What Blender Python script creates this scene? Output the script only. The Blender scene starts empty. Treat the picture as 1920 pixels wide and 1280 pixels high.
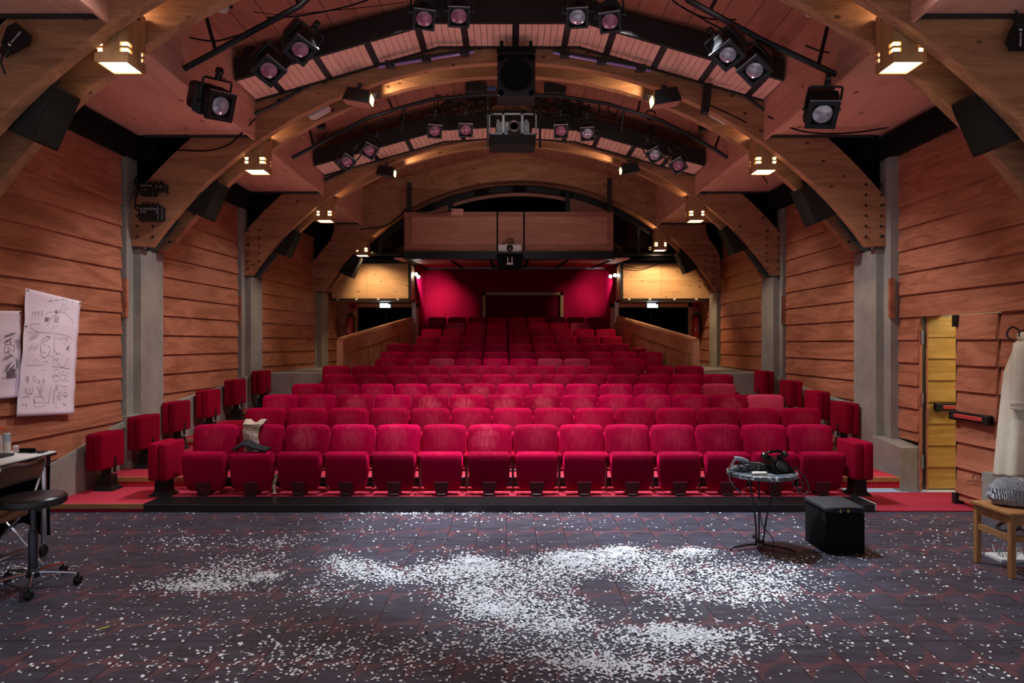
import bpy, bmesh, math, random
import numpy as np
from mathutils import Vector, Matrix
R = random.Random(7)
PI = math.pi
scene = bpy.context.scene
COL = scene.collection
F = 1280.0; VX = 955.0; VY = 643.0; EYE = 1.78

def P(px, py, Y):
    return Vector(((px - VX) * Y / F, Y, EYE + (VY - py) * Y / F))
def W(px, py, X):                      # point on a plane of constant X (side walls)
    Y = F * X / (px - VX)
    return Vector((X, Y, EYE + (VY - py) * Y / F))
def G(px, py, z=0.0):                  # point on a level floor
    Y = (EYE - z) * F / (py - VY)
    return Vector(((px - VX) * Y / F, Y, z))

# ------------------------------------------------------------------ camera
cam = bpy.data.cameras.new('camera'); co = bpy.data.objects.new('camera', cam); COL.objects.link(co)
co.location = (0, 0, EYE); co.rotation_euler = (PI/2, 0, 0)
cam.sensor_width = 36; cam.lens = 24; cam.shift_x = 5/1920; cam.shift_y = 3/1920
cam.clip_start = .05; cam.clip_end = 100
scene.camera = co
vs = scene.view_settings
scene.display_settings.display_device = 'sRGB'
vs.view_transform = 'Standard'; vs.look = 'None'; vs.gamma = 1; vs.use_curve_mapping = False
vs.exposure = 0.0
scene.cycles.use_denoising = True
scene.cycles.max_bounces = 9; scene.cycles.diffuse_bounces = 7; scene.cycles.glossy_bounces = 3
scene.cycles.caustics_reflective = False; scene.cycles.caustics_refractive = False
scene.cycles.sample_clamp_indirect = 4

# ------------------------------------------------------------------ materials
MATS = {}
def lin(c):
    return tuple(((v/255)/12.92 if v/255 <= .04045 else ((v/255+.055)/1.055)**2.4) for v in c)
class NT:
    def __init__(s, name):
        s.m = bpy.data.materials.new(name); s.m.use_nodes = True
        s.t = s.m.node_tree; s.n = s.t.nodes; s.l = s.t.links
        s.b = s.n['Principled BSDF']
    def add(s, typ, **kw):
        n = s.n.new(typ)
        for k, v in kw.items(): setattr(n, k, v)
        return n
    def ln(s, a, b): s.l.new(a, b)
    def setb(s, **kw):
        for k, v in kw.items():
            s.b.inputs[k.replace('_', ' ')].default_value = v
    def math(s, op, a, b=None, c=None):
        n = s.add('ShaderNodeMath', operation=op)
        for i, v in enumerate((a, b, c)):
            if v is None: continue
            if hasattr(v, 'links') or hasattr(v, 'is_linked'): s.ln(v, n.inputs[i])
            else: n.inputs[i].default_value = v
        return n.outputs[0]
    def coords(s, scale=(1, 1, 1), kind='Object', loc=(0, 0, 0)):
        tc = s.add('ShaderNodeTexCoord'); mp = s.add('ShaderNodeMapping')
        mp.inputs['Scale'].default_value = scale; mp.inputs['Location'].default_value = loc
        s.ln(tc.outputs[kind], mp.inputs[0]); return mp.outputs[0]
    def noise(s, vec, scale, detail=4, rough=.55, dist=0):
        n = s.add('ShaderNodeTexNoise'); s.ln(vec, n.inputs['Vector'])
        n.inputs['Scale'].default_value = scale; n.inputs['Detail'].default_value = detail
        n.inputs['Roughness'].default_value = rough; n.inputs['Distortion'].default_value = dist
        return n.outputs['Fac']
    def ramp(s, fac, stops):
        r = s.add('ShaderNodeValToRGB'); s.ln(fac, r.inputs[0]); e = r.color_ramp.elements
        while len(e) < len(stops): e.new(.5)
        for q, (p, c) in zip(e, stops):
            q.position = p; q.color = (*c, 1) if len(c) == 3 else c
        return r.outputs[0]
    def mix(s, fac, a, b, mode='MIX'):
        n = s.add('ShaderNodeMix', data_type='RGBA', blend_type=mode)
        for i, v in ((0, fac), (6, a), (7, b)):
            if hasattr(v, 'is_linked'): s.ln(v, n.inputs[i])
            elif i == 0: n.inputs[0].default_value = v
            else: n.inputs[i].default_value = (*v, 1)
        return n.outputs[2]
    def bump(s, h, strength=.2, dist=.01):
        b = s.add('ShaderNodeBump'); b.inputs['Strength'].default_value = strength; b.inputs['Distance'].default_value = dist
        s.ln(h, b.inputs['Height']); s.ln(b.outputs[0], s.b.inputs['Normal'])

def plain(name, rgb, rough=.5, metal=0, spec=.5, noise=0, coat=0):
    t = NT(name); c = lin(rgb)
    t.setb(Base_Color=(*c, 1), Roughness=rough, Metallic=metal)
    t.b.inputs['Specular IOR Level'].default_value = spec
    t.b.inputs['Coat Weight'].default_value = coat
    if noise:
        v = t.coords(); f = t.noise(v, 14, 5)
        t.ln(t.ramp(f, [(.3, tuple(x*(1-noise) for x in c)), (.7, tuple(min(1, x*(1+noise)) for x in c))]), t.b.inputs['Base Color'])
    MATS[name] = t.m; return t.m

def wood(name, a, b, along='Y', grain=1.0, knots=0, rough=.55, big=.35, seams=None, spec=.3):
    """veneered plywood / glulam: long grain along an axis, cathedral figure, knots"""
    t = NT(name); a, b = lin(a), lin(b)
    s = {'X': (.16, 1, 1), 'Y': (1, .16, 1), 'Z': (1, 1, .16)}[along]
    v = t.coords(s)
    f = t.noise(v, 3.0*grain, 3, .5, 1.2)
    rings = t.math('MULTIPLY', f, 26.0)
    w = t.math('SINE', rings)
    fine = t.noise(v, 46*grain, 5, .65)
    s2 = {'X': (.03, 1, 1), 'Y': (1, .03, 1), 'Z': (1, 1, .03)}[along]
    streak = t.noise(t.coords(s2), 60*grain, 3, .6)
    k = t.math('ADD', t.math('MULTIPLY', w, .10), t.math('MULTIPLY', fine, .5))
    k = t.math('ADD', k, t.math('MULTIPLY', streak, .4))
    patch = t.noise(t.coords((.7, .7, .7)), 1.1, 2)
    k = t.math('ADD', k, t.math('MULTIPLY', t.math('SUBTRACT', patch, .5), big))
    col = t.ramp(k, [(.22, a), (.72, b)])
    if knots:
        vv = t.add('ShaderNodeTexVoronoi'); sk = {'X': (.55, 1, 1), 'Y': (1, .55, 1), 'Z': (1, 1, .55)}[along]
        t.ln(t.coords(sk), vv.inputs['Vector']); vv.inputs['Scale'].default_value = knots
        kk = t.ramp(vv.outputs['Distance'], [(.07, (1, 1, 1)), (.14, (0, 0, 0))])
        col = t.mix(kk, col, tuple(x*.28 for x in a))
    if seams:
        ax, per, wd = seams
        sp = t.add('ShaderNodeSeparateXYZ'); t.ln(t.coords(), sp.inputs[0])
        fr = t.math('FRACT', t.math('DIVIDE', sp.outputs['XYZ'.index(ax)], per))
        ln_ = t.math('LESS_THAN', fr, wd/per)
        col = t.mix(ln_, col, tuple(x*.12 for x in a))
    t.ln(col, t.b.inputs['Base Color'])
    t.setb(Roughness=rough); t.b.inputs['Specular IOR Level'].default_value = spec
    t.bump(k, .06, .004)
    MATS[name] = t.m; return t.m

def velvet(name, c, hi, worn=0.0, faded=0.0):
    t = NT(name); c = lin(c); hi = lin(hi)
    v = t.coords()
    oi = t.add('ShaderNodeObjectInfo')
    n1 = t.noise(v, 9, 3)
    nv = t.add('ShaderNodeVectorMath', operation='ADD'); t.ln(v, nv.inputs[0])
    cb = t.add('ShaderNodeCombineXYZ'); t.ln(t.math('MULTIPLY', oi.outputs['Random'], 37.0), cb.inputs[0]); t.ln(cb.outputs[0], nv.inputs[1])
    st = t.add('ShaderNodeMapping'); st.inputs['Scale'].default_value = (1, 1, .06); t.ln(nv.outputs[0], st.inputs[0])
    stripe = t.noise(st.outputs[0], 55, 2)
    col = t.mix(t.math('MULTIPLY', stripe, .9), tuple(x*.55 for x in c), tuple(x*1.35 for x in c))
    rnd = t.math('ADD', .78, t.math('MULTIPLY', oi.outputs['Random'], .44))
    br = t.add('ShaderNodeHueSaturation'); t.ln(col, br.inputs['Color']); t.ln(rnd, br.inputs['Value'])
    col = br.outputs[0]
    if faded: col = t.mix(faded, col, hi)
    if worn:
        sp = t.add('ShaderNodeSeparateXYZ'); t.ln(v, sp.inputs[0])
        dx = t.math('DIVIDE', t.math('ADD', sp.outputs[0], t.math('MULTIPLY', t.math('SUBTRACT', oi.outputs['Random'], .5), .1)), .16)
        dz = t.math('DIVIDE', t.math('SUBTRACT', sp.outputs[2], .60), .14)
        d = t.math('ADD', t.math('MULTIPLY', dx, dx), t.math('MULTIPLY', dz, dz))
        d = t.math('ADD', d, t.math('MULTIPLY', t.math('SUBTRACT', t.noise(nv.outputs[0], 14, 3), .5), 2.2))
        m = t.math('MULTIPLY', t.math('MAXIMUM', t.math('SUBTRACT', 1.15, d), 0.0), .8)
        fine = t.ramp(t.noise(nv.outputs[0], 130, 6, .8), [(.42, (0, 0, 0)), (.6, (1, 1, 1))])
        vert = t.ramp(stripe, [(.4, (0, 0, 0)), (.65, (1, 1, 1))])
        mm = t.math('MULTIPLY', t.math('MULTIPLY', m, worn), t.math('ADD', t.math('MULTIPLY', fine, .75), t.math('MULTIPLY', vert, .45)))
        col = t.mix(t.math('MINIMUM', mm, 1.0), col, lin((208, 84, 104)))
    t.ln(col, t.b.inputs['Base Color'])
    t.setb(Roughness=.9)
    t.b.inputs['Specular IOR Level'].default_value = .1
    t.b.inputs['Sheen Weight'].default_value = .7
    t.b.inputs['Sheen Roughness'].default_value = .32
    t.b.inputs['Sheen Tint'].default_value = (*hi, 1)
    t.bump(t.noise(v, 160, 2), .15, .002)
    MATS[name] = t.m; return t.m

def emit(name, rgb, strength, base=(20, 20, 20)):
    t = NT(name); t.setb(Base_Color=(*lin(base), 1)); t.b.inputs['Emission Color'].default_value = (*lin(rgb), 1)
    t.b.inputs['Emission Strength'].default_value = strength
    MATS[name] = t.m; return t.m

def concrete(name, rgb, k=.25):
    t = NT(name); c = lin(rgb); v = t.coords()
    a = t.noise(v, 2.2, 6, .6); b_ = t.noise(v, 40, 4, .6)
    f = t.math('ADD', t.math('MULTIPLY', a, .7), t.math('MULTIPLY', b_, .3))
    col = t.ramp(f, [(.32, tuple(x*(1-k) for x in c)), (.66, tuple(min(1, x*(1+k)) for x in c))])
    vv = t.add('ShaderNodeTexVoronoi'); t.ln(v, vv.inputs['Vector']); vv.inputs['Scale'].default_value = 9
    col = t.mix(t.ramp(vv.outputs['Distance'], [(.03, (1, 1, 1)), (.055, (0, 0, 0))]), col, tuple(x*.45 for x in c))
    t.ln(col, t.b.inputs['Base Color']); t.setb(Roughness=.85); t.b.inputs['Specular IOR Level'].default_value = .2
    t.bump(f, .25, .01); MATS[name] = t.m; return t.m

CED_A, CED_B = (146, 87, 64), (202, 134, 106)
wood('wall_wood', CED_A, CED_B, 'Y', 1.0, 0, .5, .55)
wood('panel_x', (150, 88, 54), (196, 128, 84), 'X', .8, 0, .5, .35)
wood('rail_wood', (176, 116, 94), (210, 148, 122), 'X', .8, 0, .5, .3)
wood('rail_dark', (150, 94, 76), (180, 122, 100), 'X', .8, 0, .5, .3)
wood('parapet_wood', (190, 136, 100), (224, 172, 132), 'Y', .8, 0, .5, .35)
wood('maple_box', (206, 156, 108), (232, 190, 142), 'X', .7, 7, .5, .25)
wood('soffit_wood', (204, 142, 122), (230, 172, 152), 'Y', .7, 5, .6, .3)
wood('vault_wood', (140, 84, 68), (170, 108, 90), 'Y', .7, 0, .6, .3, seams=('X', .3, .008))
wood('slat_wood', (226, 172, 152), (242, 196, 178), 'Y', .8, 0, .6, .3)
wood('glulam', (140, 94, 66), (192, 140, 104), 'X', 1.0, 6.0, .6, .3)
wood('pine', (158, 114, 76), (196, 150, 106), 'Z', 1.2, 6, .5, .2)
wood('pine_chair', (150, 104, 62), (190, 140, 92), 'Z', 1.2, 0, .45, .2)
wood('nosing', (150, 110, 70), (190, 148, 100), 'X', 1.6, 0, .5, .2)
wood('door_yellow_lit', (168, 128, 62), (206, 168, 92), 'X', 1.0, 0, .5, .3)  # the passage's yellow light is put into this wood colour
wood('chair_brown', (86, 58, 42), (120, 84, 60), 'X', 1.5, 0, .35, .2, spec=.5)
concrete('concrete', (150, 146, 140)); concrete('concrete_dark', (118, 112, 108))
velvet('velvet', (158, 0, 52), (225, 14, 84), worn=.25)
velvet('velvet_worn', (158, 0, 52), (225, 20, 88), worn=.9)
velvet('velvet_lit_worn', (182, 0, 66), (240, 30, 100), worn=.55)  # paler red paints in stronger light on some rows, plus some wear
velvet('velvet_faded', (180, 26, 66), (226, 96, 126), worn=.8, faded=.3)
velvet('velvet_box', (140, 0, 38), (210, 20, 70))
velvet('carpet_red', (190, 58, 78), (215, 80, 100))
velvet('wall_velvet', (150, 0, 40), (190, 10, 70)); velvet('wall_velvet_dark', (96, 2, 26), (120, 10, 40))
plain('dark_red', (84, 18, 32), .6); plain('red_paint', (178, 24, 34), .35); plain('red_bar', (190, 70, 66), .5)
plain('black', (17, 17, 19), .55); plain('black_gloss', (10, 10, 12), .2); plain('black_soft', (12, 12, 14), .85, spec=.2)
plain('black_metal', (24, 25, 28), .38, .3); plain('grey_metal', (86, 92, 92), .5, .2, noise=.12); plain('strip_metal', (150, 155, 158), .35, .8)
plain('chrome', (210, 212, 216), .15, 1); plain('silver', (168, 182, 192), .35, .3); plain('steel_dark', (70, 74, 80), .35, .8)
plain('white', (232, 232, 230), .5); plain('offwhite', (206, 198, 186), .5); plain('grey', (120, 122, 126), .5)
plain('paper', (246, 234, 250), .8, spec=.1); plain('ink', (34, 28, 38), .8); plain('ink_soft', (120, 104, 122), .8)
plain('confetti', (238, 242, 246), .7, spec=.2); plain('leather', (34, 31, 33), .32); plain('cushion', (46, 48, 54), .7, noise=.12)
plain('cloth_black', (15, 15, 18), .9, spec=.1); plain('navy', (24, 26, 34), .85, noise=.3)
plain('coat', (216, 206, 186), .8, spec=.15, noise=.06); plain('coat_dark', (40, 36, 34), .85); plain('lining', (206, 170, 140), .8)
plain('gel_pink', (160, 92, 116), .25, spec=.8, noise=.5); plain('lens', (176, 172, 186), .12, .2, spec=.9, noise=.4); plain('tube', (150, 120, 190), .2)
plain('orange', (226, 96, 54), .4); plain('gold', (150, 112, 58), .4, .2); plain('blue', (40, 70, 130), .5)
plain('void', (3, 3, 4), .9, spec=.05); plain('pale_floor', (196, 206, 210), .6); plain('brass', (200, 168, 92), .3, .9)
plain('yellow', (210, 190, 60), .6); plain('purple_dark', (34, 20, 30), .5)
emit('lamp_glow', (255, 222, 170), 14); emit('slit_glow', (255, 210, 140), 9); emit('exit_glow', (190, 226, 255), 5, (200, 220, 240)); emit('spot_glow', (255, 248, 238), 22)
emit('flood_glow', (255, 214, 140), 6); emit('pink_diffuser', (120, 70, 64), .02, (176, 116, 104)); emit('led', (255, 240, 240), 1.2)

def glassy(name, rgb, rough=.05, trans=.0, alpha=1.0):
    t = NT(name); t.setb(Base_Color=(*lin(rgb), 1), Roughness=rough, Alpha=alpha)
    t.b.inputs['Transmission Weight'].default_value = trans
    MATS[name] = t.m
glassy('clear_plastic', (236, 216, 216), .1, .4); glassy('dark_glass', (6, 6, 7), .04)

# perforated riser metal
t = NT('perforated'); v = t.coords((1, 1, 1))
vv = t.add('ShaderNodeTexVoronoi', feature='F1'); t.ln(t.coords(), vv.inputs['Vector']); vv.inputs['Scale'].default_value = 70; vv.inputs['Randomness'].default_value = 0
t.ln(t.ramp(vv.outputs['Distance'], [(.34, (.004, .004, .005)), (.4, lin((58, 44, 48)))]), t.b.inputs['Base Color']); t.setb(Roughness=.45); MATS['perforated'] = t.m

# stage floor: dark boards with printed scales
t = NT('stage_floor'); sp = t.add('ShaderNodeSeparateXYZ'); tc = t.coords(); t.ln(tc, sp.inputs[0])
BW, BL = .272, .53
wob = t.math('MULTIPLY', t.math('SUBTRACT', t.noise(tc, 5, 3), .5), .10)
ux = t.math('ADD', t.math('DIVIDE', t.math('ADD', sp.outputs[0], .03), BW), 40.0)
u = t.math('FRACT', ux)
vy = t.math('ADD', t.math('DIVIDE', sp.outputs[1], BL), 40.0)
vsk = t.math('ADD', t.math('ADD', vy, t.math('MULTIPLY', u, -.30)), wob)
vfr = t.math('FRACT', vsk)
du = t.math('DIVIDE', t.math('SUBTRACT', u, .52), .64); dv = t.math('DIVIDE', t.math('SUBTRACT', vfr, .5), .485)
d = t.math('ADD', t.math('MULTIPLY', t.math('MULTIPLY', du, du), 1.0), t.math('MULTIPLY', dv, dv))
d = t.math('ADD', d, wob)
mask = t.ramp(d, [(.86, (0, 0, 0)), (.93, (1, 1, 1))])
str_ = t.noise(t.coords((.5, 2.6, 1)), 6, 6, .65)
dark = t.ramp(str_, [(.3, lin((46, 44, 54))), (.62, lin((74, 73, 88))), (.8, lin((102, 102, 120)))])
redp = t.ramp(str_, [(.3, lin((78, 54, 62))), (.75, lin((114, 80, 90)))])
col = t.mix(mask, dark, redp)
seam = t.math('LESS_THAN', u, .022)
col = t.mix(seam, col, lin((14, 12, 14)))
cross = t.math('LESS_THAN', t.math('FRACT', t.math('DIVIDE', t.math('ADD', sp.outputs[1], 20.32), 2.44)), .003)
col = t.mix(cross, col, lin((18, 15, 17)))
scr = t.noise(t.coords((1, 1, 1)), 1.1, 8, .7, 2.0)
col = t.mix(t.ramp(scr, [(.56, (0, 0, 0)), (.75, (.35, .35, .35))]), col, lin((128, 126, 140)))
t.ln(col, t.b.inputs['Base Color']); t.setb(Roughness=.5); t.b.inputs['Specular IOR Level'].default_value = .45
t.bump(t.math('ADD', t.math('MULTIPLY', seam, -1.0), t.math('MULTIPLY', str_, .25)), .25, .004)
MATS['stage_floor'] = t.m

# scarf check and knit
t = NT('check'); tc = t.coords(); sp = t.add('ShaderNodeSeparateXYZ'); t.ln(tc, sp.inputs[0])
a = t.math('LESS_THAN', t.math('FRACT', t.math('MULTIPLY', sp.outputs[2], 14.0)), .28); b = t.math('LESS_THAN', t.math('FRACT', t.math('MULTIPLY', sp.outputs[0], 14.0)), .28)
t.ln(t.mix(t.math('MULTIPLY', t.math('ADD', a, b), .5), lin((214, 196, 168)), lin((40, 34, 34))), t.b.inputs['Base Color']); t.setb(Roughness=.9); MATS['check'] = t.m
t = NT('knit'); tc = t.coords(); w = t.add('ShaderNodeTexWave'); t.ln(tc, w.inputs['Vector']); w.inputs['Scale'].default_value = 30; w.inputs['Distortion'].default_value = 6
t.ln(t.ramp(w.outputs['Fac'], [(.2, lin((70, 76, 88))), (.7, lin((226, 230, 238)))]), t.b.inputs['Base Color']); t.setb(Roughness=.95); t.bump(w.outputs['Fac'], .8, .02); MATS['knit'] = t.m
t = NT('fleece'); tc = t.coords(); n = t.noise(tc, 38, 5, .7)
t.ln(t.ramp(n, [(.3, lin((150, 124, 104))), (.7, lin((222, 200, 180)))]), t.b.inputs['Base Color']); t.setb(Roughness=.95); t.bump(n, .7, .02); MATS['fleece'] = t.m

# ------------------------------------------------------------------ mesh building
class M:
    def __init__(s): s.b = bmesh.new()
    def faces(s, pts, fs):
        v = [s.b.verts.new(p) for p in pts]
        for f in fs:
            try: s.b.faces.new([v[i] for i in f])
            except ValueError: pass
        return v
    def hexa(s, p):                      # 8 points: bottom ring 0-3, top ring 4-7
        s.faces(p, [(3, 2, 1, 0), (4, 5, 6, 7), (0, 1, 5, 4), (1, 2, 6, 5), (2, 3, 7, 6), (3, 0, 4, 7)]); return s
    def box(s, x0, x1, y0, y1, z0, z1):
        return s.hexa([(x0, y0, z0), (x1, y0, z0), (x1, y1, z0), (x0, y1, z0), (x0, y0, z1), (x1, y0, z1), (x1, y1, z1), (x0, y1, z1)])
    def rbox(s, x0, x1, y0, y1, z0, z1, r=.02, seg=3):
        o = bmesh.new(); t = M.__new__(M); t.b = o; t.box(x0, x1, y0, y1, z0, z1)
        bmesh.ops.bevel(o, geom=list(o.edges), offset=r, segments=seg, profile=.5, affect='EDGES', clamp_overlap=True)
        s.merge(o); return s
    def merge(s, o, mat=None):
        o.verts.ensure_lookup_table(); mp = {}
        for v in o.verts: mp[v] = s.b.verts.new(mat @ v.co if mat else v.co)
        for f in o.faces:
            try: s.b.faces.new([mp[v] for v in f.verts])
            except ValueError: pass
        o.free()
    def prism(s, poly, d0, d1, axis='Y'):  # polygon in the two other axes, extruded
        def q(a, b, d): return {'X': (d, a, b), 'Y': (a, d, b), 'Z': (a, b, d)}[axis]
        n = len(poly)
        s.faces([q(a, b, d0) for a, b in poly] + [q(a, b, d1) for a, b in poly],
                [tuple(range(n)), tuple(range(2*n-1, n-1, -1))] + [(i, n+i, n+(i+1) % n, (i+1) % n) for i in range(n)]); return s
    def tube(s, pts, r, n=8, cap=True):
        pts = [Vector(p) for p in pts]; rings = []
        rs = r if isinstance(r, (list, tuple)) else [r]*len(pts)
        up = None
        for i, p in enumerate(pts):
            d = (pts[min(i+1, len(pts)-1)] - pts[max(i-1, 0)])
            if d.length < 1e-7: d = Vector((0, 0, 1))
            d.normalize()
            if up is None: up = Vector((0, 0, 1)) if abs(d.z) < .9 else Vector((1, 0, 0))
            a = d.cross(up)
            if a.length < 1e-4: a = d.cross(Vector((.3, 1, .2)))
            a.normalize(); b = a.cross(d).normalized(); up = b
            rings.append([s.b.verts.new(p + (a*math.cos(2*PI*k/n) + b*math.sin(2*PI*k/n))*rs[i]) for k in range(n)])
        for q, w in zip(rings, rings[1:]):
            for k in range(n): s.b.faces.new((q[k], q[(k+1) % n], w[(k+1) % n], w[k]))
        if cap:
            s.b.faces.new(rings[0][::-1]); s.b.faces.new(rings[-1])
        return s
    def cyl(s, p0, p1, r0, r1=None, n=20):
        return s.tube([p0, p1], [r0, r0 if r1 is None else r1], n)
    def lathe(s, prof, c=(0, 0, 0), n=28, axis='Z', sx=1, sy=1):
        c = Vector(c); rings = []
        for r, z in prof:
            ring = []
            for k in range(n):
                a, b = r*math.cos(2*PI*k/n)*sx, r*math.sin(2*PI*k/n)*sy
                ring.append(s.b.verts.new(c + Vector({'Z': (a, b, z), 'Y': (a, z, b), 'X': (z, a, b)}[axis])))
            rings.append(ring)
        for q, w in zip(rings, rings[1:]):
            for k in range(n): s.b.faces.new((q[k], q[(k+1) % n], w[(k+1) % n], w[k]))
        if prof[0][0] > 1e-6: s.b.faces.new(rings[0][::-1])
        if prof[-1][0] > 1e-6: s.b.faces.new(rings[-1])
        return s
    def xf(s, mat): bmesh.ops.transform(s.b, matrix=mat, verts=s.b.verts); return s
    def bevel(s, r, seg=2, ang=30):
        es = [e for e in s.b.edges if len(e.link_faces) == 2 and e.calc_face_angle(0) > math.radians(ang)]
        bmesh.ops.bevel(s.b, geom=es, offset=r, segments=seg, profile=.5, affect='EDGES', clamp_overlap=True); return s
    def sub(s, n=1):
        bmesh.ops.subdivide_edges(s.b, edges=s.b.edges[:], cuts=n, use_grid_fill=True); return s
    def build(s, name, mat, parent=None, smooth=True, loc=None, rot=None, sharp=35):
        bmesh.ops.remove_doubles(s.b, verts=s.b.verts, dist=1e-6)
        bmesh.ops.recalc_face_normals(s.b, faces=s.b.faces)
        me = bpy.data.meshes.new(name); s.b.to_mesh(me); s.b.free()
        me.materials.append(MATS[mat])
        if smooth:
            me.polygons.foreach_set('use_smooth', [True]*len(me.polygons))
            me.set_sharp_from_angle(angle=math.radians(sharp))
        o = bpy.data.objects.new(name, me); COL.objects.link(o)
        if parent is not None: o.parent = parent
        if loc is not None: o.location = loc
        if rot is not None: o.rotation_euler = rot
        return o

def tag(o, label=None, cat=None, group=None, kind=None):
    if label: o['label'] = label
    if cat: o['category'] = cat
    if group: o['group'] = group
    if kind: o['kind'] = kind
    return o
def thing(name, loc, label, cat, group=None, rot=(0, 0, 0), kind=None, scale=None):
    o = bpy.data.objects.new(name, None); COL.objects.link(o); o.location = loc; o.rotation_euler = rot
    if scale: o.scale = (scale,)*3
    o.empty_display_size = .1
    return tag(o, label, cat, group, kind)
KIDS = {}
def dup(root, loc, rot=None, label=None, group=None):
    def cp(o, par):
        c = o.copy(); COL.objects.link(c)
        if par is not None: c.parent = par
        for ch in list(o.children): cp(ch, c)
        return c
    r = cp(root, None); r.location = loc
    if rot is not None: r.rotation_euler = rot
    if label: r['label'] = label
    if group: r['group'] = group
    return r
def smoothpath(pts, n=8):
    pts = [Vector(p) for p in pts]; out = []
    for i in range(len(pts)-1):
        p0, p1, p2, p3 = pts[max(i-1, 0)], pts[i], pts[i+1], pts[min(i+2, len(pts)-1)]
        for k in range(n):
            t = k/n
            out.append(.5*((2*p1) + (p2-p0)*t + (2*p0-5*p1+4*p2-p3)*t*t + (3*p1-p0-3*p2+p3)*t**3))
    out.append(pts[-1]); return out
ORD = 'first second third fourth fifth sixth seventh eighth ninth tenth eleventh twelfth thirteenth fourteenth'.split()
WORLD, KEY, HOUSE0, HOUSE1, HOUSE2, HOUSE3, SIDE, BOXW, BOXC, BOXUP, FLOODW, WALLSPOT, PASS, EXPO, BOOTH, REAR, ROW_FILL, VAULT, FRONT_ = .5, 1250, .25, 1.15, .55, .13, .27, 35, 4, 4, 30, 120, 45, 0.0, .03, .6, 42, 5, .6
# ================================================================== THE SETTING
def struct(m, name, mat, label, cat, parent=None, smooth=True):
    o = m.build(name, mat, parent, smooth)
    if parent is None: tag(o, label, cat, None, 'structure')
    return o

# floor of the stage
m = M(); m.box(-7.5, 7.5, -3, 7.28, -.1, 0)
struct(m, 'floor', 'stage_floor', 'dark stage floor of printed boards strewn with white paper flakes', 'floor')

m = M(); m.box(-7.5, 7.5, -6, 3.25, .0, .003)  # white sheet added out of view to bounce light up at arches and ceiling
tag(m.build('bounce_sheet', 'confetti', None, False), 'unseen white bounce sheet added on the stage behind the camera', 'bounce sheet', None, 'stuff')
m = M(); m.box(-5.75, -5.65, -3, 20, 2.95, 6.4); m.box(5.65, 5.75, -3, 20, 2.95, 6.4); m.box(-5.75, 5.75, -3, 20, 6.4, 6.5); m.box(-5.75, 5.75, 19.9, 20, 0, 6.4); m.box(-5.75, -5.65, 9, 20, 0, 3); m.box(5.65, 5.75, 9.45, 20, 0, 3)
struct(m, 'wall_shell', 'void', 'dark outer shell of the hall', 'wall', smooth=False)
ROW0, PITCH, DEPTH = 7.2, .53, .879
RISE = [0, .084, .192, .299, .400, .506, .619, .728, .850, 1.02, 1.19, 1.373, 1.55, 1.73]   # floor of row k
FRONT = [0] + [ROW0 + DEPTH*(k-1) for k in range(1, 14)]
LW = [(-5.0, 5.0), (-4.94, 8.65), (-4.9, 9.7), (-4.77, 12.0), (-4.66, 12.8), (-4.42, 15.5), (-4.42, 17.6)]
RWL = [(5.0, 5.0), (4.98, 8.78), (4.9, 9.7), (4.86, 12.0), (4.8, 12.8), (4.82, 15.5), (4.82, 17.6)]
def xwall(side, y):
    L = LW if side < 0 else RWL
    for (xa, ya), (xb, yb) in zip(L, L[1:]):
        if y <= yb: return xa + (xb-xa)*(y-ya)/(yb-ya)
    return L[-1][0]
def xpar(side, y):                     # parapet face
    return (-3.13 + .73*(y-12.6)/4.8) if side < 0 else (3.46 - .77*(y-12.6)/4.8)

names = ORD
for k in range(1, 14):
    y0 = FRONT[k]; y1 = FRONT[k]+DEPTH if k < 13 else 19.2
    z = RISE[k]; zb = RISE[k-1] - .02 if k > 1 else -.05
    if k == 1: xa, xb = xwall(-1, y0), 3.85
    elif k <= 6: xa, xb = xwall(-1, y0+.4), xwall(1, y0+.4)
    elif 0: pass
    else: xa, xb = xpar(-1, y0)+.02, xpar(1, y0)-.02
    if k == 2: xb = 4.62
    if k >= 11: xa, xb = -2.37, 2.67
    m = M(); m.box(xa, xb, y0, y1 + .02, zb, z)
    st = struct(m, 'floor_step', 'carpet_red', f'red carpeted seating step, the {ORD[k-1]} above the stage', 'step', smooth=False)
    if k == 1:
        q = M(); q.box(-3.85, 3.85, y0-.012, y0, -.002, .074); q.build('perforated_kickboard', 'perforated', st, False)
        q = M(); q.box(-3.85, 3.85, y0-.016, y0+.33, z, z+.006); q.build('black_edge_strip', 'black_metal', st, False)
        q = M(); q.box(-3.85, 3.85, y0-.02, y0-.004, .074, .084); q.build('front_edge', 'grey_metal', st, False)
        q = M(); q.box(xa, -3.85, y0-.02, y0+.0, z-.045, z+.004); q.build('nosing', 'nosing', st, False)
        q = M(); q.box(3.85, 3.87, y0, y1, 0, z+.002); q.build('side_edge', 'white', st, False)
    else:
        xl, xr = (-3.78, 3.78) if k <= 3 else (-3.55, 3.6)
        if k <= 6:
            q = M(); q.box(xa, xl, y0-.015, y0+.02, z-.05, z+.003); q.box(xr if k > 2 else 3.85, xb, y0-.015, y0+.02, z-.05, z+.003); q.build('nosing', 'nosing', st, False)
            q = M(); q.box(xl, xr, y0-.01, y0, z-.10, z-.012); q.build('dark_riser', 'perforated', st, False)
            q = M(); q.box(xl, xr, y0-.014, y0+.02, z-.012, z+.003); q.build('metal_nosing', 'grey_metal', st, False)
m = M(); m.box(3.85, 5.35, 7.2, FRONT[2]+.02, -.06, .012); m.box(5.3, 5.6, 8.3, 8.4, -.05, .01)
struct(m, 'floor_carpet', 'carpet_red', 'flat red carpet in front of the side door on the right', 'carpet', smooth=False)
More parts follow.
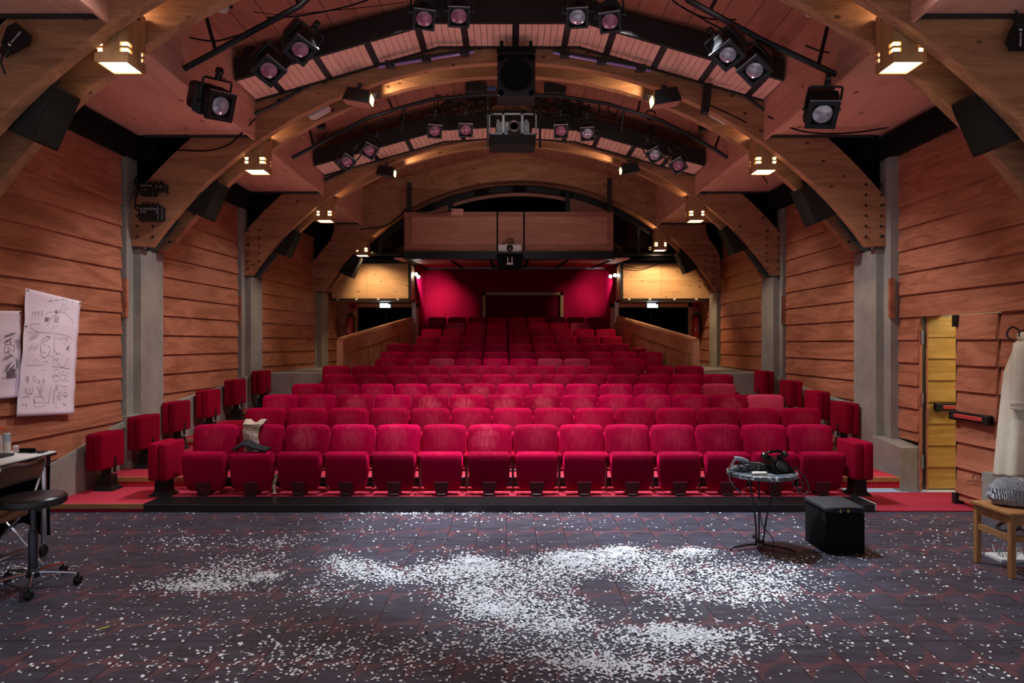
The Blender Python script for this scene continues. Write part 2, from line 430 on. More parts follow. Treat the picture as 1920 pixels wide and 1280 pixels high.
# side landings behind the parapets
m = M(); m.box(-4.5, -2.55, 12.65, 17.6, .5, 1.22); struct(m, 'floor_landing', 'concrete', 'side landing behind the sloping wooden parapet on the left', 'floor', smooth=False)
m = M(); m.box(2.6, 4.9, 12.65, 17.6, .5, 1.22); struct(m, 'floor_landing', 'concrete', 'side landing behind the sloping wooden parapet on the right', 'floor', smooth=False)

# ------------------------------------------------ arches
ARCH = [  # cx, Rin, centre h, end x left, end x right, spring h, y front, y rear
    (0.0, 5.70, -2.075, 4.95, 4.95, 1.25, 5.58, 6.03),
    (0.0, 5.70, -2.075, 4.93, 4.93, 1.25, 8.81, 9.25),
    (.05, 5.62, -2.000, 4.76, 4.90, 1.20, 12.10, 12.52),
    (.24, 5.10, -1.460, 4.60, 4.70, 1.17, 15.25, 15.68)]
TH, DEP = .12, .56
def arch_pts(a, n=56):
    cx, r, ch, xl, xr, hs, _, _ = ARCH[a]
    th0 = math.asin((hs-ch)/r); I, O = [], []
    for i in range(n+1):
        th = th0 + (PI-2*th0)*i/n; c, s = math.cos(th), math.sin(th)
        dep = DEP if a < 3 else DEP + .42*min(1, max(0, (3.75-abs(r*c))/.3)); p = (cx+r*c, ch+r*s); xe = (xr if c > 0 else xl)
        tmax = dep if abs(c) < 1e-6 else min(dep, (xe + (-cx if c > 0 else cx))/abs(c) - r)
        o = (cx+(r+tmax)*c, ch+(r+tmax)*s)
        if i == 0: I.append(p); O.append((o[0], hs))
        I.append(p); O.append(o)
        if i == n: I.append(p); O.append((o[0], hs))
    return I, O
def arch_inner(a, x):
    cx, r, ch = ARCH[a][:3]; return ch + math.sqrt(max(0, r*r-(x-cx)**2))
def beam(a, y0):
    I, O = arch_pts(a); m = M(); n = len(I); v = []
    for (xi, hi), (xo, ho) in zip(I, O):
        v += [(xi, y0, EYE+hi), (xo, y0, EYE+ho), (xo, y0+TH, EYE+ho), (xi, y0+TH, EYE+hi)]
    f = []
    for i in range(n-1):
        a0, b0 = 4*i, 4*i+4
        f += [(a0, b0, b0+1, a0+1), (a0+1, b0+1, b0+2, a0+2), (a0+2, b0+2, b0+3, a0+3), (a0+3, b0+3, b0, a0)]
    f += [(0, 1, 2, 3), (4*n-1, 4*n-2, 4*n-3, 4*n-4)]
    m.faces(v, f); return m
WHICH = ['nearest the stage', 'second from the stage', 'third from the stage', 'last, in front of the control booth']
for a in range(4):
    for j, y0 in ((0, ARCH[a][6]), (1, ARCH[a][7])):
        o = struct(beam(a, y0), 'arch_beam', 'glulam', f'laminated timber arch beam, {"front" if j == 0 else "rear"} one of the pair {WHICH[a]}', 'beam')
        if a:
            q = M(); cx, r, ch, xl, xr, hs = ARCH[a][:6]
            for s, xe in ((-1, xl), (1, xr)):
                for c in range(2):
                    for i in range(6):
                        x = s*(xe-.13-.2*c); z = EYE+hs+.12+.135*i
                        if EYE+arch_inner(a, x)-.0 < z - .08 or True:
                            q.cyl((x, y0-.012, z), (x, y0+.01, z), .018, n=8)
            q.build('bolts', 'steel_dark', o)

# ------------------------------------------------ concrete pillars
COLS = [(4.85, 4.85, 5.63, 1.25), (4.78, 4.76, 8.86, 1.214), (4.60, 4.70, 12.15, 1.173), (4.29, 4.74, 15.6, 1.15)]
for a, (xl, xr, y0, h) in enumerate(COLS):
    for s, x in ((-1, xl), (1, xr)):
        m = M()
        def bx(xa, xb, *r): m.box(min(s*xa, s*xb), max(s*xa, s*xb), *r)
        bx(x, x+.16, y0, y0+.57, 0, EYE+h)
        bx(x+.10, 5.6, y0-.16, y0+.57, 0, 4.5)
        m.bevel(.008, 1)
        o = struct(m, 'pillar', 'concrete', f'grey concrete pillar on the {"left" if s < 0 else "right"} under the arch {WHICH[a]}', 'pillar')
        q = M(); zt = EYE+h
        q.box(min(s*x, s*(x+.1)), max(s*x, s*(x+.1)), y0+.01, y0+.56, zt, zt+.018)
        yc = y0+.28
        xs = [s*(x+.02), s*(x-.02), s*(x-.27), s*(x-.30)]
        q.prism([(s*(x+.06), zt+.02), (s*(x-.05), zt+.02), (s*(x-.36), zt+.40), (s*(x-.34), zt+.47), (s*(x-.28), zt+.46)], yc-.012, yc+.012, 'Y')
        q.box(min(s*(x+.0), s*(x+.1)), max(s*(x), s*(x+.1)), y0-.0, y0+.012, zt, zt+.14)
        q.build('steel_bracket', 'grey_metal', o, False)

# ------------------------------------------------ lapped board walls
def boards(m, p0, p1, zs, zmin, zmax, s, pr=.034, gap=.0):
    """lapped boards between plan points p0 and p1 facing the hall (s = -1 left wall, +1 right wall)"""
    (xa, ya), (xb, yb) = p0, p1
    for z0, z1 in zip(zs, zs[1:]):
        a, b = max(z0, zmin), min(z1, zmax)
        if b - a < .01: continue
        def off(z): return pr*(1-(z-z0)/(z1-z0))*.82 + pr*.18
        d0, d1 = off(a), off(b); pts = []
        for z, d in ((a, d0), (b, d1)):
            pts += [(xa-s*d, ya, z), (xa+s*.03, ya, z), (xb+s*.03, yb, z), (xb-s*d, yb, z)]
        m.hexa(pts)
ZL = [2.168+.2745*i for i in range(-8, 10)]
ZR = [2.10+.280*i for i in range(-8, 10)]
for nm, p0, p1, w in (('front', (-4.98, 4.0), (-4.94, 8.66), 'nearest the stage, with paper sketches pinned to it'), ('middle', (-4.9, 9.45), (-4.77, 11.95), 'in the middle of the left side'), ('rear', (-4.66, 12.75), (-4.42, 15.5), 'at the back of the left side')):
    m = M(); boards(m, p0, p1, ZL, .3 if nm == 'front' else .8, 4.46, -1)
    m.box(-5.3, -5.0, p0[1], p1[1], 0, 4.5)
    struct(m, 'wall_left_'+nm, 'wall_wood', f'wall of lapped reddish wooden boards {w}', 'wall')
for nm, p0, p1, w in (('middle', (4.9, 9.45), (4.86, 11.95), 'in the middle of the right side'), ('rear', (4.8, 12.75), (4.82, 15.5), 'at the back of the right side')):
    m = M(); boards(m, p0, p1, ZR, .8, 4.46, 1); m.box(5.0, 5.3, p0[1], p1[1], 0, 4.5)
    struct(m, 'wall_right_'+nm, 'wall_wood', f'wall of lapped reddish wooden boards {w}', 'wall')
m = M()
boards(m, (4.98, 8.28), (4.98, 8.78), ZR, .58, 4.46, 1)
boards(m, (5.0, 4.0), (4.98, 8.28), ZR, 2.10, 4.46, 1)
boards(m, (5.0, 4.0), (5.0, 6.93), ZR, .0, 2.10, 1)
m.box(5.06, 5.3, 4.0, 6.93, 0, 2.1); m.box(5.06, 5.3, 4.0, 8.8, 2.12, 4.5); m.box(5.06, 5.3, 8.36, 8.8, 0, 2.15)
struct(m, 'wall_right_front', 'wall_wood', 'wall of lapped reddish wooden boards around the open side door', 'wall')
# little wooden battens beside the pillars
m = M()
for s, y, x, zc in ((-1, 8.70, -4.90, 2.35), (-1, 9.47, -4.86, 2.62), (-1, 12.0, -4.74, 2.35), (1, 8.68, 4.86, 2.35), (1, 9.47, 4.86, 2.6), (1, 12.0, 4.83, 2.35)):
    m.box(x-.03, x+.03, y-.02, y+.03, zc-.25, zc+.25)
struct(m, 'trim_1', 'wall_wood', 'short wooden battens between the board walls and the pillars', 'trim')

# ------------------------------------------------ concrete plinths
def plinth(prof, side, name, label, t=.5, proud=.07):
    m = M(); v = []; f = []
    for x, y, zt in prof:
        xi = x - side*proud
        v += [(xi, y, -.02), (xi, y, zt), (x+side*t, y, zt), (x+side*t, y, -.02)]
    for i in range(len(prof)-1):
        a, b = 4*i, 4*i+4
        f += [(a, a+1, b+1, b), (a+1, a+2, b+2, b+1), (a+2, a+3, b+3, b+2)]
    f += [(0, 1, 2, 3), tuple(4*len(prof)-1-i for i in range(4))]
    m.faces(v, f); m.bevel(.006, 1)
    return struct(m, name, 'concrete', label, 'plinth')
plinth([(-4.98, 4.2, .42), (-4.96, 7.2, .46), (-4.94, 8.69, .79)], -1, 'baseboard_left_front', 'raked concrete plinth under the boards behind the folding table')
plinth([(-4.86, 8.65, .85), (-4.86, 9.5, .91), (-4.77, 12.0, 1.13)], -1, 'baseboard_left_middle', 'raked concrete plinth beside the left aisle')
plinth([(-4.72, 12.0, 1.2), (-4.42, 15.7, 1.25), (-4.42, 17.4, 1.25)], -1, 'baseboard_left_rear', 'level concrete plinth at the top of the left aisle')
plinth([(4.825, 8.285, .51), (4.79, 8.88, .58)], 1, 'baseboard_right_front', 'low concrete plinth between the side door and the pillar')
plinth([(4.84, 8.85, .80), (4.88, 9.5, .91), (4.86, 12.0, 1.13)], 1, 'baseboard_right_middle', 'raked concrete plinth beside the right aisle')
plinth([(4.84, 12.0, 1.2), (4.84, 15.7, 1.25), (4.84, 17.4, 1.25)], 1, 'baseboard_right_rear', 'level concrete plinth at the top of the right aisle')
m = M(); m.prism([(4.88, 7.05), (5.30, 6.1), (5.9, 6.1), (5.9, 7.05)], -.02, .455, 'Z'); m.bevel(.01, 1)
struct(m, 'baseboard_right_block', 'concrete', 'grey concrete block at the foot of the wall under the hanging trench coat', 'plinth')

# ------------------------------------------------ ceilings
CEIL = [(-3.36, 3.46), (0, 4.30), (3.36, 3.46)]
m = M()
for (xa, ha), (xb, hb) in zip(CEIL, CEIL[1:]):
    m.hexa([(xa, -3, EYE+ha), (xb, -3, EYE+hb), (xb, 16.4, EYE+hb), (xa, 16.4, EYE+ha), (xa, -3, EYE+ha+.1), (xb, -3, EYE+hb+.1), (xb, 16.4, EYE+hb+.1), (xa, 16.4, EYE+ha+.1)])
struct(m, 'ceiling', 'vault_wood', 'pitched ceiling of reddish boards above the timber arches', 'ceiling', smooth=False)
HS = 2.68
BAYS = [(-3, 5.58, 'above the stage'), (6.15, 8.81, 'nearest the stage'), (9.37, 12.10, 'over the front rows'), (12.64, 15.25, 'over the rear rows')]
for s, sd in ((-1, 'left'), (1, 'right')):
    for (y0, y1, w) in BAYS:
        m = M(); xa, xb = sorted((s*3.30, s*5.3)); m.box(xa, xb, y0, y1, EYE+HS, EYE+HS+.03)
        o = struct(m, f'ceiling_soffit_{sd}', 'soffit_wood', f'flat plywood ceiling panel along the {sd} wall, {w}', 'ceiling', smooth=False)
        q = M(); xa, xb = sorted((s*3.28, s*3.31)); q.box(xa, xb, y0, y1, EYE+HS-.06, EYE+3.5); q.build('upstand', 'soffit_wood', o, False)
        q = M(); xa, xb = sorted((s*3.32, s*4.7)); q.box(xa, xb, y1-.03, y1-.005, EYE+HS-.035, EYE+HS-.001); q.build('metal_angle', 'steel_dark', o, False)
# dark duct and cable tray along the wall heads
for s, sd in ((-1, 'left'), (1, 'right')):
    for (y0, y1, w), xw in zip(BAYS[1:], (4.92, 4.72, 4.42 if s < 0 else 4.74)):
        m = M(); xa, xb = sorted((s*(xw-.14), s*(xw+.3)))
        m.box(xa, xb, y0-.55, y1+.1, EYE+2.38, EYE+2.56); m.box(xa+.03, xb, y0-.55, y1+.1, EYE+2.60, EYE+2.665)
        for k in range(3): m.tube([(s*(xw-.17-.05*k), y0-.5, EYE+2.58+.02*k), (s*(xw-.15-.03*k), (y0+y1)/2, EYE+2.52+.03*k), (s*(xw-.17), y1+.1, EYE+2.57+.02*k)], .014, 6)
        struct(m, f'trim_cable_tray_{sd}', 'black_soft', f'black cable tray along the head of the {sd} wall, {w}', 'cable tray')
        m = M(); xa, xb = sorted((s*3.9, s*5.25)); m.box(xa, xb, y1+TH+.02, y1+TH+.05, EYE+1.9, EYE+HS)  # black sheet stands in for the shaded space beyond the arch
        struct(m, f'trim_shade_{sd}', 'void', f'black panel for the shade above the {sd} springing of the arch behind the bay {w}', 'panel', smooth=False)
for i, (px, py, pw, ph) in enumerate(((1703, 262, 40, 30), (1775, 226, 46, 40))):
    xw = 4.90; c = W(px, py, xw); 
    g = thing('ventilation_grille', (xw, c.y, c.z-.02), 'dark louvred ventilation grille at the head of the right wall, ' + ('farther one' if i == 0 else 'nearer one'), 'grille', 'grilles at the head of the right wall')
    q = M(); q.box(-.01, .02, -.28, .28, -.10, .10); q.build('frame', 'black', g, False)
    q = M()
    for k in range(6): q.box(-.022, .0, -.26, .26, -.085+.03*k, -.072+.03*k)
    q.build('louvre', 'black_metal', g, False)

# ------------------------------------------------ hanging slatted canopies with black front beams
def canopy(y0, y1, poly, hf, name, label):
    root = thing(name, (0, y0, 0), label, 'canopy', None)
    q = M(); f = M(); e = M()
    for (xa, ha), (xb, hb) in zip(poly, poly[1:]):
        L = math.hypot(xb-xa, hb-ha); n = max(3, int(round(L/.078))); 
        for i in range(n):
            a, b = (i+.04)/n, (i+.96)/n
            p = [(xa+(xb-xa)*t, EYE+ha+(hb-ha)*t) for t in (a, b)]
            isj = (i % 8 == 4)
            tgt = M() if isj else q; z = -.006 if isj else 0
            tgt.hexa([(p[0][0], 0.02, p[0][1]+z), (p[1][0], .02, p[1][1]+z), (p[1][0], y1-y0, p[1][1]+z), (p[0][0], y1-y0, p[0][1]+z),
                    (p[0][0], .02, p[0][1]+.02), (p[1][0], .02, p[1][1]+.02), (p[1][0], y1-y0, p[1][1]+.02), (p[0][0], y1-y0, p[0][1]+.02)])
            if isj: tgt.build('joist', 'purple_dark', root, False)
        f.hexa([(xa, -.03, EYE+ha-.01), (xb, -.03, EYE+hb-.01), (xb, .02, EYE+hb-.01), (xa, .02, EYE+ha-.01), (xa, -.03, EYE+ha+hf), (xb, -.03, EYE+hb+hf), (xb, .02, EYE+hb+hf), (xa, .02, EYE+ha+hf)])
        f.hexa([(xa, .02, EYE+ha+.03), (xb, .02, EYE+hb+.03), (xb, y1-y0, EYE+hb+.03), (xa, y1-y0, EYE+ha+.03), (xa, .02, EYE+ha+.05), (xb, .02, EYE+hb+.05), (xb, y1-y0, EYE+hb+.05), (xa, y1-y0, EYE+ha+.05)])
        e.hexa([(xa, y1-y0, EYE+ha-.02), (xb, y1-y0, EYE+hb-.02), (xb, y1-y0+.03, EYE+hb-.02), (xa, y1-y0+.03, EYE+ha-.02), (xa, y1-y0, EYE+ha+.05), (xb, y1-y0, EYE+hb+.05), (xb, y1-y0+.03, EYE+hb+.05), (xa, y1-y0+.03, EYE+ha+.05)])
    q.build('slats', 'slat_wood', root, False); f.build('black_beam', 'black', root, False); e.build('rear_edge', 'black', root, False)
    for x in (-2.4, -1.2, 1.2, 2.4):
        h = M()
        hh = np.interp(x, [a for a, b in poly], [b for a, b in poly])
        h.box(x-.025, x+.025, .1, .15, EYE+hh+.04, EYE+4.26-.25*abs(x)-.01)
        h.build('hanger', 'black_metal', root, False)
    return root
CA = [(-3.25, 3.12), (-.90, 3.80), (.90, 3.80), (3.25, 3.12)]
CB = [(-3.25, 2.96), (-1.15, 3.55), (0, 3.62), (1.15, 3.55), (3.25, 2.96)]
canopy(8.10, 8.74, CA, .25, 'slatted_canopy', 'slatted wooden canopy with black front beam hung before the second arch')
canopy(11.38, 12.0, CB, .25, 'slatted_canopy', 'slatted wooden canopy with black front beam hung before the third arch')

# ------------------------------------------------ far end: velvet wall, boxes, parapets, booth
m = M(); m.box(-2.75, 2.85, 19.2, 19.3, 1.4, 4.4)
struct(m, 'wall_back', 'wall_velvet', 'back wall covered in crimson velvet behind the last row', 'wall', smooth=False)
for s, x in ((-1, -2.38), (1, 2.68)):
    m = M(); m.box(min(x, x+s*.06), max(x, x+s*.06), 17.42, 19.2, 1.2, 4.3)
    struct(m, 'wall_side_'+('left' if s < 0 else 'right'), 'wall_velvet', f'short crimson velvet side wall at the {"left" if s < 0 else "right"} of the last row', 'wall', smooth=False)
# double door in the velvet wall
z0, z1 = 1.73, EYE+(VY-548)*19.15/F
xa, xb = (905-VX)*19.15/F, (1056-VX)*19.15/F
m = M(); m.box(xa+.08, xb-.08, 19.14, 19.2, z0, z1-.08)
d = struct(m, 'door_2', 'wall_velvet_dark', 'dark red double door in the velvet back wall', 'door', smooth=False)
q = M(); q.box(xa, xa+.085, 19.06, 19.2, z0, z1); q.box(xb-.085, xb, 19.06, 19.2, z0, z1); q.box(xa, xb, 19.06, 19.2, z1-.085, z1); q.build('door_frame', 'gold', d, False)
q = M(); q.box(-.006+(xa+xb)/2, .006+(xa+xb)/2, 19.13, 19.145, z0, z1-.08); q.build('meeting_gap', 'void', d, False)

for s, sd, pl, pr, pt, pb in ((-1, 'left', 622, 768, 494, 562), (1, 'right', 1166, 1330, 494, 562)):
    yf, yb = 16.4, 17.42
    a, b = P(pl, pt, yf), P(pr, pb, yf)
    m = M(); m.box(a.x, b.x, yf, yb, b.z, a.z)
    o = struct(m, f'trim_box_{sd}', 'maple_box', f'pale maple box front over the {sd} exit, lit by a lamp above', 'panel', smooth=False)
    q = M(); q.box(a.x, b.x, yf-.012, yf+.002, b.z-.02, b.z+.035)
    xin = b.x if s < 0 else a.x
    q.box(xin-.03, xin+.03, yf-.012, yf+.02, b.z, a.z); q.box(xin-.012, xin+.012, yf, yb, b.z-.02, b.z+.03)
    q.build('dark_edging', 'black', o, False)
    q = M(); xm = (a.x+b.x)/2 - .1; q.box(xm-.003, xm+.003, yf-.004, yf+.002, b.z, a.z); q.build('panel_joint', 'gold', o, False)
    q = M(); q.box(min(a.x, b.x)-.0, max(a.x, b.x), yf-.05, yb, a.z, a.z+.19); q.build('top_ledge', 'black', o, False)
    q = M()
    for t in (.08, .32, .6, .85): q.rbox(a.x+(b.x-a.x)*t-.03, a.x+(b.x-a.x)*t+.03, yf-.035, yf-.01, b.z-.01, b.z+.03, .008, 1)
    q.build('junction_box', 'white', o)
    # exit doors under the box
    dl, dr = (671, 777) if s < 0 else (1152, 1290)
    yd = 17.42; x0, x1 = (dl-VX)*yd/F, (dr-VX)*yd/F; zt = EYE+(VY-576)*yd/F
    m = M(); m.box(x0, x1, yd, yd+.05, 1.22, zt)
    d = struct(m, 'door_3' if s < 0 else 'door_4', 'purple_dark', f'dark double exit door under the {sd} maple box', 'door', smooth=False)
    d.data.materials[0] = MATS['void']
    q = M(); q.box(x0-.1, x0, yd-.03, yd+.05, 1.22, zt+.1); q.box(x1, x1+.1, yd-.03, yd+.05, 1.22, zt+.1); q.box(x0-.1, x1+.1, yd-.03, yd+.05, zt, zt+.1); q.build('door_frame', 'rail_wood', d, False)
    q = M(); q.box((x0+x1)/2-.008, (x0+x1)/2+.008, yd-.004, yd, 1.22, zt); q.build('meeting_gap', 'purple_dark', d, False)
    m = M(); xo = s*4.9; xi = (x0-.1) if s < 0 else (x1+.1)
    m.box(min(xo, xi), max(xo, xi), yd, yd+.08, 1.2, 3.3)
    struct(m, f'wall_exit_{sd}', 'rail_dark', f'brown wall panel beside the {sd} exit door', 'wall', smooth=False)
    m = M(); boards(m, (s*4.36 if s < 0 else 4.86, 16.2), (s*4.36 if s < 0 else 4.86, 17.4), ZL, 1.2, 3.0, s, .03)
    struct(m, f'wall_landing_{sd}', 'wall_wood', f'narrow board wall beside the {sd} fire extinguisher', 'wall')

def parapet(side, ya, za, yb, zb, zfoot, label):
    m = M(); v = []
    for y, z in ((ya, za), (yb, zb)):
        x = xpar(side, y)
        for dx, zz in ((0, zfoot), (side*.12, zfoot), (side*.12, z), (0, z)): v.append((x+dx, y, zz))
    m.faces(v, [(0, 1, 2, 3), (7, 6, 5, 4), (0, 4, 5, 1), (1, 5, 6, 2), (2, 6, 7, 3), (3, 7, 4, 0)])
    o = struct(m, 'wall_parapet_'+('left' if side < 0 else 'right'), 'parapet_wood', label, 'parapet', smooth=False)
    def at(t, d, dz):                     # point on the face
        y = ya+(yb-ya)*t; z = za+(zb-za)*t; return Vector((xpar(side, y)-side*d, y, z+dz))
    q = M()
    def stick(p, r=.011): q.tube(p, r, 6)
    stick([at(.03, .006, -.27), at(.99, .006, -.27)])
    for t in (.03, .28, .45, .70, .72, .985): stick([at(t, .006, -.27), at(t, .006, -1.1)])
    q.build('batten', 'gold', o)
    q = M(); q.tube([at(0, -.06, .012), at(1, -.06, .012)], .05, 8); q.build('top_cap', 'parapet_wood', o)
    return o
parapet(-1, 12.75, EYE+(VY-638)*12.6/F, 17.4, EYE+(VY-597)*17.4/F, .6, 'sloping wooden parapet on the left of the upper rows')
parapet(1, 12.75, EYE+(VY-639)*12.6/F, 17.4, EYE+(VY-595)*17.4/F, .6, 'sloping wooden parapet on the right of the upper rows')
for s, x in ((-1, -2.42), (1, 2.72)):
    m = M(); m.box(x-.05, x+.05, 17.3, 17.45, 2.3, EYE+1.07)
    struct(m, 'trim_post', 'white', f'slim pale post at the {"left" if s < 0 else "right"} end of the sloping parapet', 'post', smooth=False)

# control booth over the last rows
yb = 15.0
def bz(py, y=yb): return EYE+(VY-py)*y/F
def bxx(px, y=yb): return (px-VX)*y/F
m = M(); m.box(bxx(758), bxx(1150), yb, yb+.14, bz(471), bz(397))
booth = struct(m, 'wall_booth', 'rail_dark', 'wooden parapet of the control booth above the audience', 'parapet', smooth=False)
q = M()
for a, b in ((773, 931.5), (934, 981), (984, 1138)): q.box(bxx(a), bxx(b), yb-.012, yb, bz(458), bz(406))
q.build('inset_panels', 'rail_wood', booth, False)
q = M()
for a in (932.5, 982.5): q.box(bxx(a-1.3), bxx(a+1.3), yb-.02, yb+.01, bz(471), bz(397))
q.build('dark_joint', 'void', booth, False)
q = M(); q.box(bxx(758), bxx(1150), yb-.03, yb+.2, bz(486), bz(471)); q.build('black_bottom_beam', 'black_metal', booth, False)
q = M()
for a in (767, 1143): q.box(bxx(a-4), bxx(a+4), yb-.03, yb+.05, bz(398), bz(342 if a < 900 else 334))
q.build('black_post', 'black', booth, False)
q = M(); q.box(bxx(846), bxx(869), yb-.02, yb+.0, bz(404), bz(391.5)); q.build('note_card', 'soffit_wood', booth, False)
# sloping underside
m = M(); z0, z1 = bz(486), EYE+(VY-503)*19.2/F
def usl(x0, x1, t0, t1, dz=0):
    ya_, yb_ = yb+.1+(19.2-yb-.1)*t0, yb+.1+(19.2-yb-.1)*t1
    za_, zb_ = z0+(z1-z0)*t0, z0+(z1-z0)*t1
    return [(x0, ya_, za_+dz), (x1, ya_, za_+dz), (x1, yb_, zb_+dz), (x0, yb_, zb_+dz), (x0, ya_, za_+dz+.03), (x1, ya_, za_+dz+.03), (x1, yb_, zb_+dz+.03), (x0, yb_, zb_+dz+.03)]
m.hexa(usl(-2.55, 2.66, 0, 1, .02))
o = struct(m, 'ceiling_booth', 'soffit_wood', 'sloping plywood underside of the control booth', 'ceiling', smooth=False)
q = M()
for x in (-2.3, -1.32, -.42, .42, 1.32, 2.3): q.hexa(usl(x-.03, x+.03, 0, 1, .0))
q.build('dark_joint', 'void', o, False)
q = M(); q.box(-2.55, 2.66, 19.08, 19.2, z1-.03, z1+.05); q.build('light_rail', 'strip_metal', o, False)
# dark booth interior, window frames
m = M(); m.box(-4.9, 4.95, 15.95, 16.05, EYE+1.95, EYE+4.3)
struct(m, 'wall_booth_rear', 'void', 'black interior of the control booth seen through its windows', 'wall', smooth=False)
m = M(); cx, r, ch = ARCH[3][:3]
pts_i, pts_o = [], []
for i in range(33):
    th = math.radians(50+80*i/32)
    pts_i.append((cx+(r-.13)*math.cos(th), ch+(r-.13)*math.sin(th))); pts_o.append((cx+(r+.06)*math.cos(th), ch+(r+.06)*math.sin(th)))
for (a, b, c, d) in zip(pts_i, pts_i[1:], pts_o, pts_o[1:]):
    m.hexa([(a[0], 15.83, EYE+a[1]), (b[0], 15.83, EYE+b[1]), (b[0], 15.88, EYE+b[1]), (a[0], 15.88, EYE+a[1]), (c[0], 15.83, EYE+c[1]), (d[0], 15.83, EYE+d[1]), (d[0], 15.88, EYE+d[1]), (c[0], 15.88, EYE+c[1])])
fr = struct(m, 'window_2', 'black', 'arched black window frame of the control booth', 'window')
q = M()
for px in (845, 1064): q.box(bxx(px-4, 15.85), bxx(px+4, 15.85), 15.82, 15.87, bz(400, 15.85), EYE+arch_inner(3, bxx(px, 15.85)))
q.build('mullion', 'black', fr, False)
q = M()
for s, pa, pb in ((-1, 775, 842), (1, 1068, 1138)):
    xs = np.linspace(bxx(pa, 15.86), bxx(pb, 15.86), 8)
    top = [(x, EYE+arch_inner(3, x)-.12) for x in xs]
    q.prism([(xs[0], bz(400, 15.86))]+[(xs[-1], bz(400, 15.86))]+top[::-1], 15.87, 15.9, 'Y')
q.build('side_panel', 'rail_dark', fr, False)
q = M(); xs = np.linspace(bxx(850, 15.9), bxx(1060, 15.9), 14)
q.prism([(x, EYE+arch_inner(3, x)-.22) for x in xs] + [(x, EYE+arch_inner(3, x)-.14) for x in xs][::-1], 15.9, 15.92, 'Y'); q.build('top_panel', 'rail_wood', fr, False)
for s, sd in ((-1, 'left'), (1, 'right')):
    xs = np.linspace(2.35, 4.3, 10) if s > 0 else np.linspace(-4.0, -2.35, 10)
    q = M(); zb = bz(478, 15.86)
    q.prism([(xs[0], zb), (xs[-1], zb)] + [(x, max(zb+.01, EYE+arch_inner(3, x)+.1)) for x in xs][::-1], 15.86, 15.88, 'Y')
    w = struct(q, 'window_3' if s < 0 else 'window_4', 'dark_glass', f'dark glazed panel between the last arch and the {sd} maple box', 'window', smooth=False)
    q = M(); x0 = xs[0] if s < 0 else xs[-1]; xm = s*3.0
    q.box(xm-.03, xm+.03, 15.84, 15.87, zb, EYE+arch_inner(3, xm)); q.box(xs[0], xs[-1], 15.84, 15.87, zb-.02, zb+.04); q.build('glazing_bar', 'black', w, False)

# ------------------------------------------------ side door on the right
X = 4.98
m = M(); boards(m, (4.98, 6.95), (4.95, 7.53), ZR, .06, 2.09, 1); m.box(4.99, 5.03, 6.95, 7.53, .05, 2.09)
d = struct(m, 'door_1', 'wall_wood', 'closed leaf of the side door, clad in lapped reddish boards', 'door')
def panicbar(parent, c, L, ax):
    q = M(); w = M(); e = M()
    def bx(mm, a0, a1, d0, d1, z0, z1, r=.006):
        if ax == 'Y': mm.rbox(c[0]-d1, c[0]-d0, c[1]+a0, c[1]+a1, c[2]+z0, c[2]+z1, r, 1)
        else: mm.rbox(c[0]+a0, c[0]+a1, c[1]-d1, c[1]-d0, c[2]+z0, c[2]+z1, r, 1)
    bx(q, -L/2, L/2, 0, .05, -.045, .045); bx(q, -L/2, -L/2+.07, 0, .085, -.05, .05, .012); bx(q, L/2-.07, L/2, 0, .085, -.05, .05, .012)
    p = q.build('panic_bar', 'black', parent); bx(w, -L/2+.07, L/2-.07, .05, .075, -.022, .022); w.build('push_pad', 'red_bar', p)
panicbar(d, (4.93, 7.24, .99), .60, 'Y')
q = M(); q.box(4.935, 5.0, 7.53, 7.545, .05, 2.09); q.box(4.90, 5.0, 7.50, 7.56, -.0, .13); q.box(4.90, 5.0, 7.50, 7.56, 1.96, 2.09); q.build('black_edge', 'black', d, False)
q = M()
for (a, b) in (((1822, 896), (1828, 890)), ((1828, 890), (1834, 897)), ((1834, 897), (1842, 892)), ((1842, 892), (1848, 901)), ((1812, 905), (1822, 900)), ((1822, 900), (1836, 904)), ((1836, 904), (1846, 902)), ((1826, 887), (1824, 898)), ((1838, 888), (1838, 900))):
    q.tube([W(*a, 4.918), W(*b, 4.918)], .003, 5)
q.build('pen_scribble', 'ink', d)
m = M()
zz = [.02+.262*i for i in range(9)]
for z0, z1 in zip(zz, zz[1:]):
    z1 = min(z1, 2.09)
    m.hexa([(5.06, 8.262, z0), (5.84, 8.262, z0), (5.84, 8.31, z0), (5.06, 8.31, z0), (5.06, 8.285, z1), (5.84, 8.285, z1), (5.84, 8.31, z1), (5.06, 8.31, z1)])
d = struct(m, 'door_5', 'door_yellow_lit', 'open leaf of the side door, its boards lit yellow in the passage', 'door')
panicbar(d, (5.44, 8.26, 1.01), .62, 'X')
m = M(); m.box(4.97, 5.0, 8.265, 8.29, 0, 2.1); m.box(5.045, 5.065, 8.255, 8.32, 0, 2.09)
jb = struct(m, 'door_jamb', 'wall_wood', 'wooden door jamb of the open side door', 'door frame', smooth=False)
q = M(); q.box(5.0, 5.045, 8.27, 8.3, 0, 2.1); q.build('steel_strip', 'steel_dark', jb, False)
q = M()
for z in (.35, 1.1, 1.85): q.cyl((4.995, 8.262, z-.08), (4.995, 8.262, z+.08), .014, n=8)
q.build('hinge', 'chrome', jb)
m = M(); m.box(4.99, 8.2, 6.4, 9.4, -.08, .004); struct(m, 'floor_passage', 'pale_floor', 'pale floor of the passage behind the side door', 'floor', smooth=False)
m = M(); m.box(8.2, 8.3, 6.4, 9.4, 0, 2.8); m.box(5.3, 8.2, 9.35, 9.4, 0, 2.8); m.box(5.3, 8.2, 6.35, 6.4, 0, 2.8); m.box(5.3, 8.3, 6.3, 9.4, 2.8, 2.9)
struct(m, 'wall_passage', 'offwhite', 'pale walls of the passage behind the side door', 'wall', smooth=False)
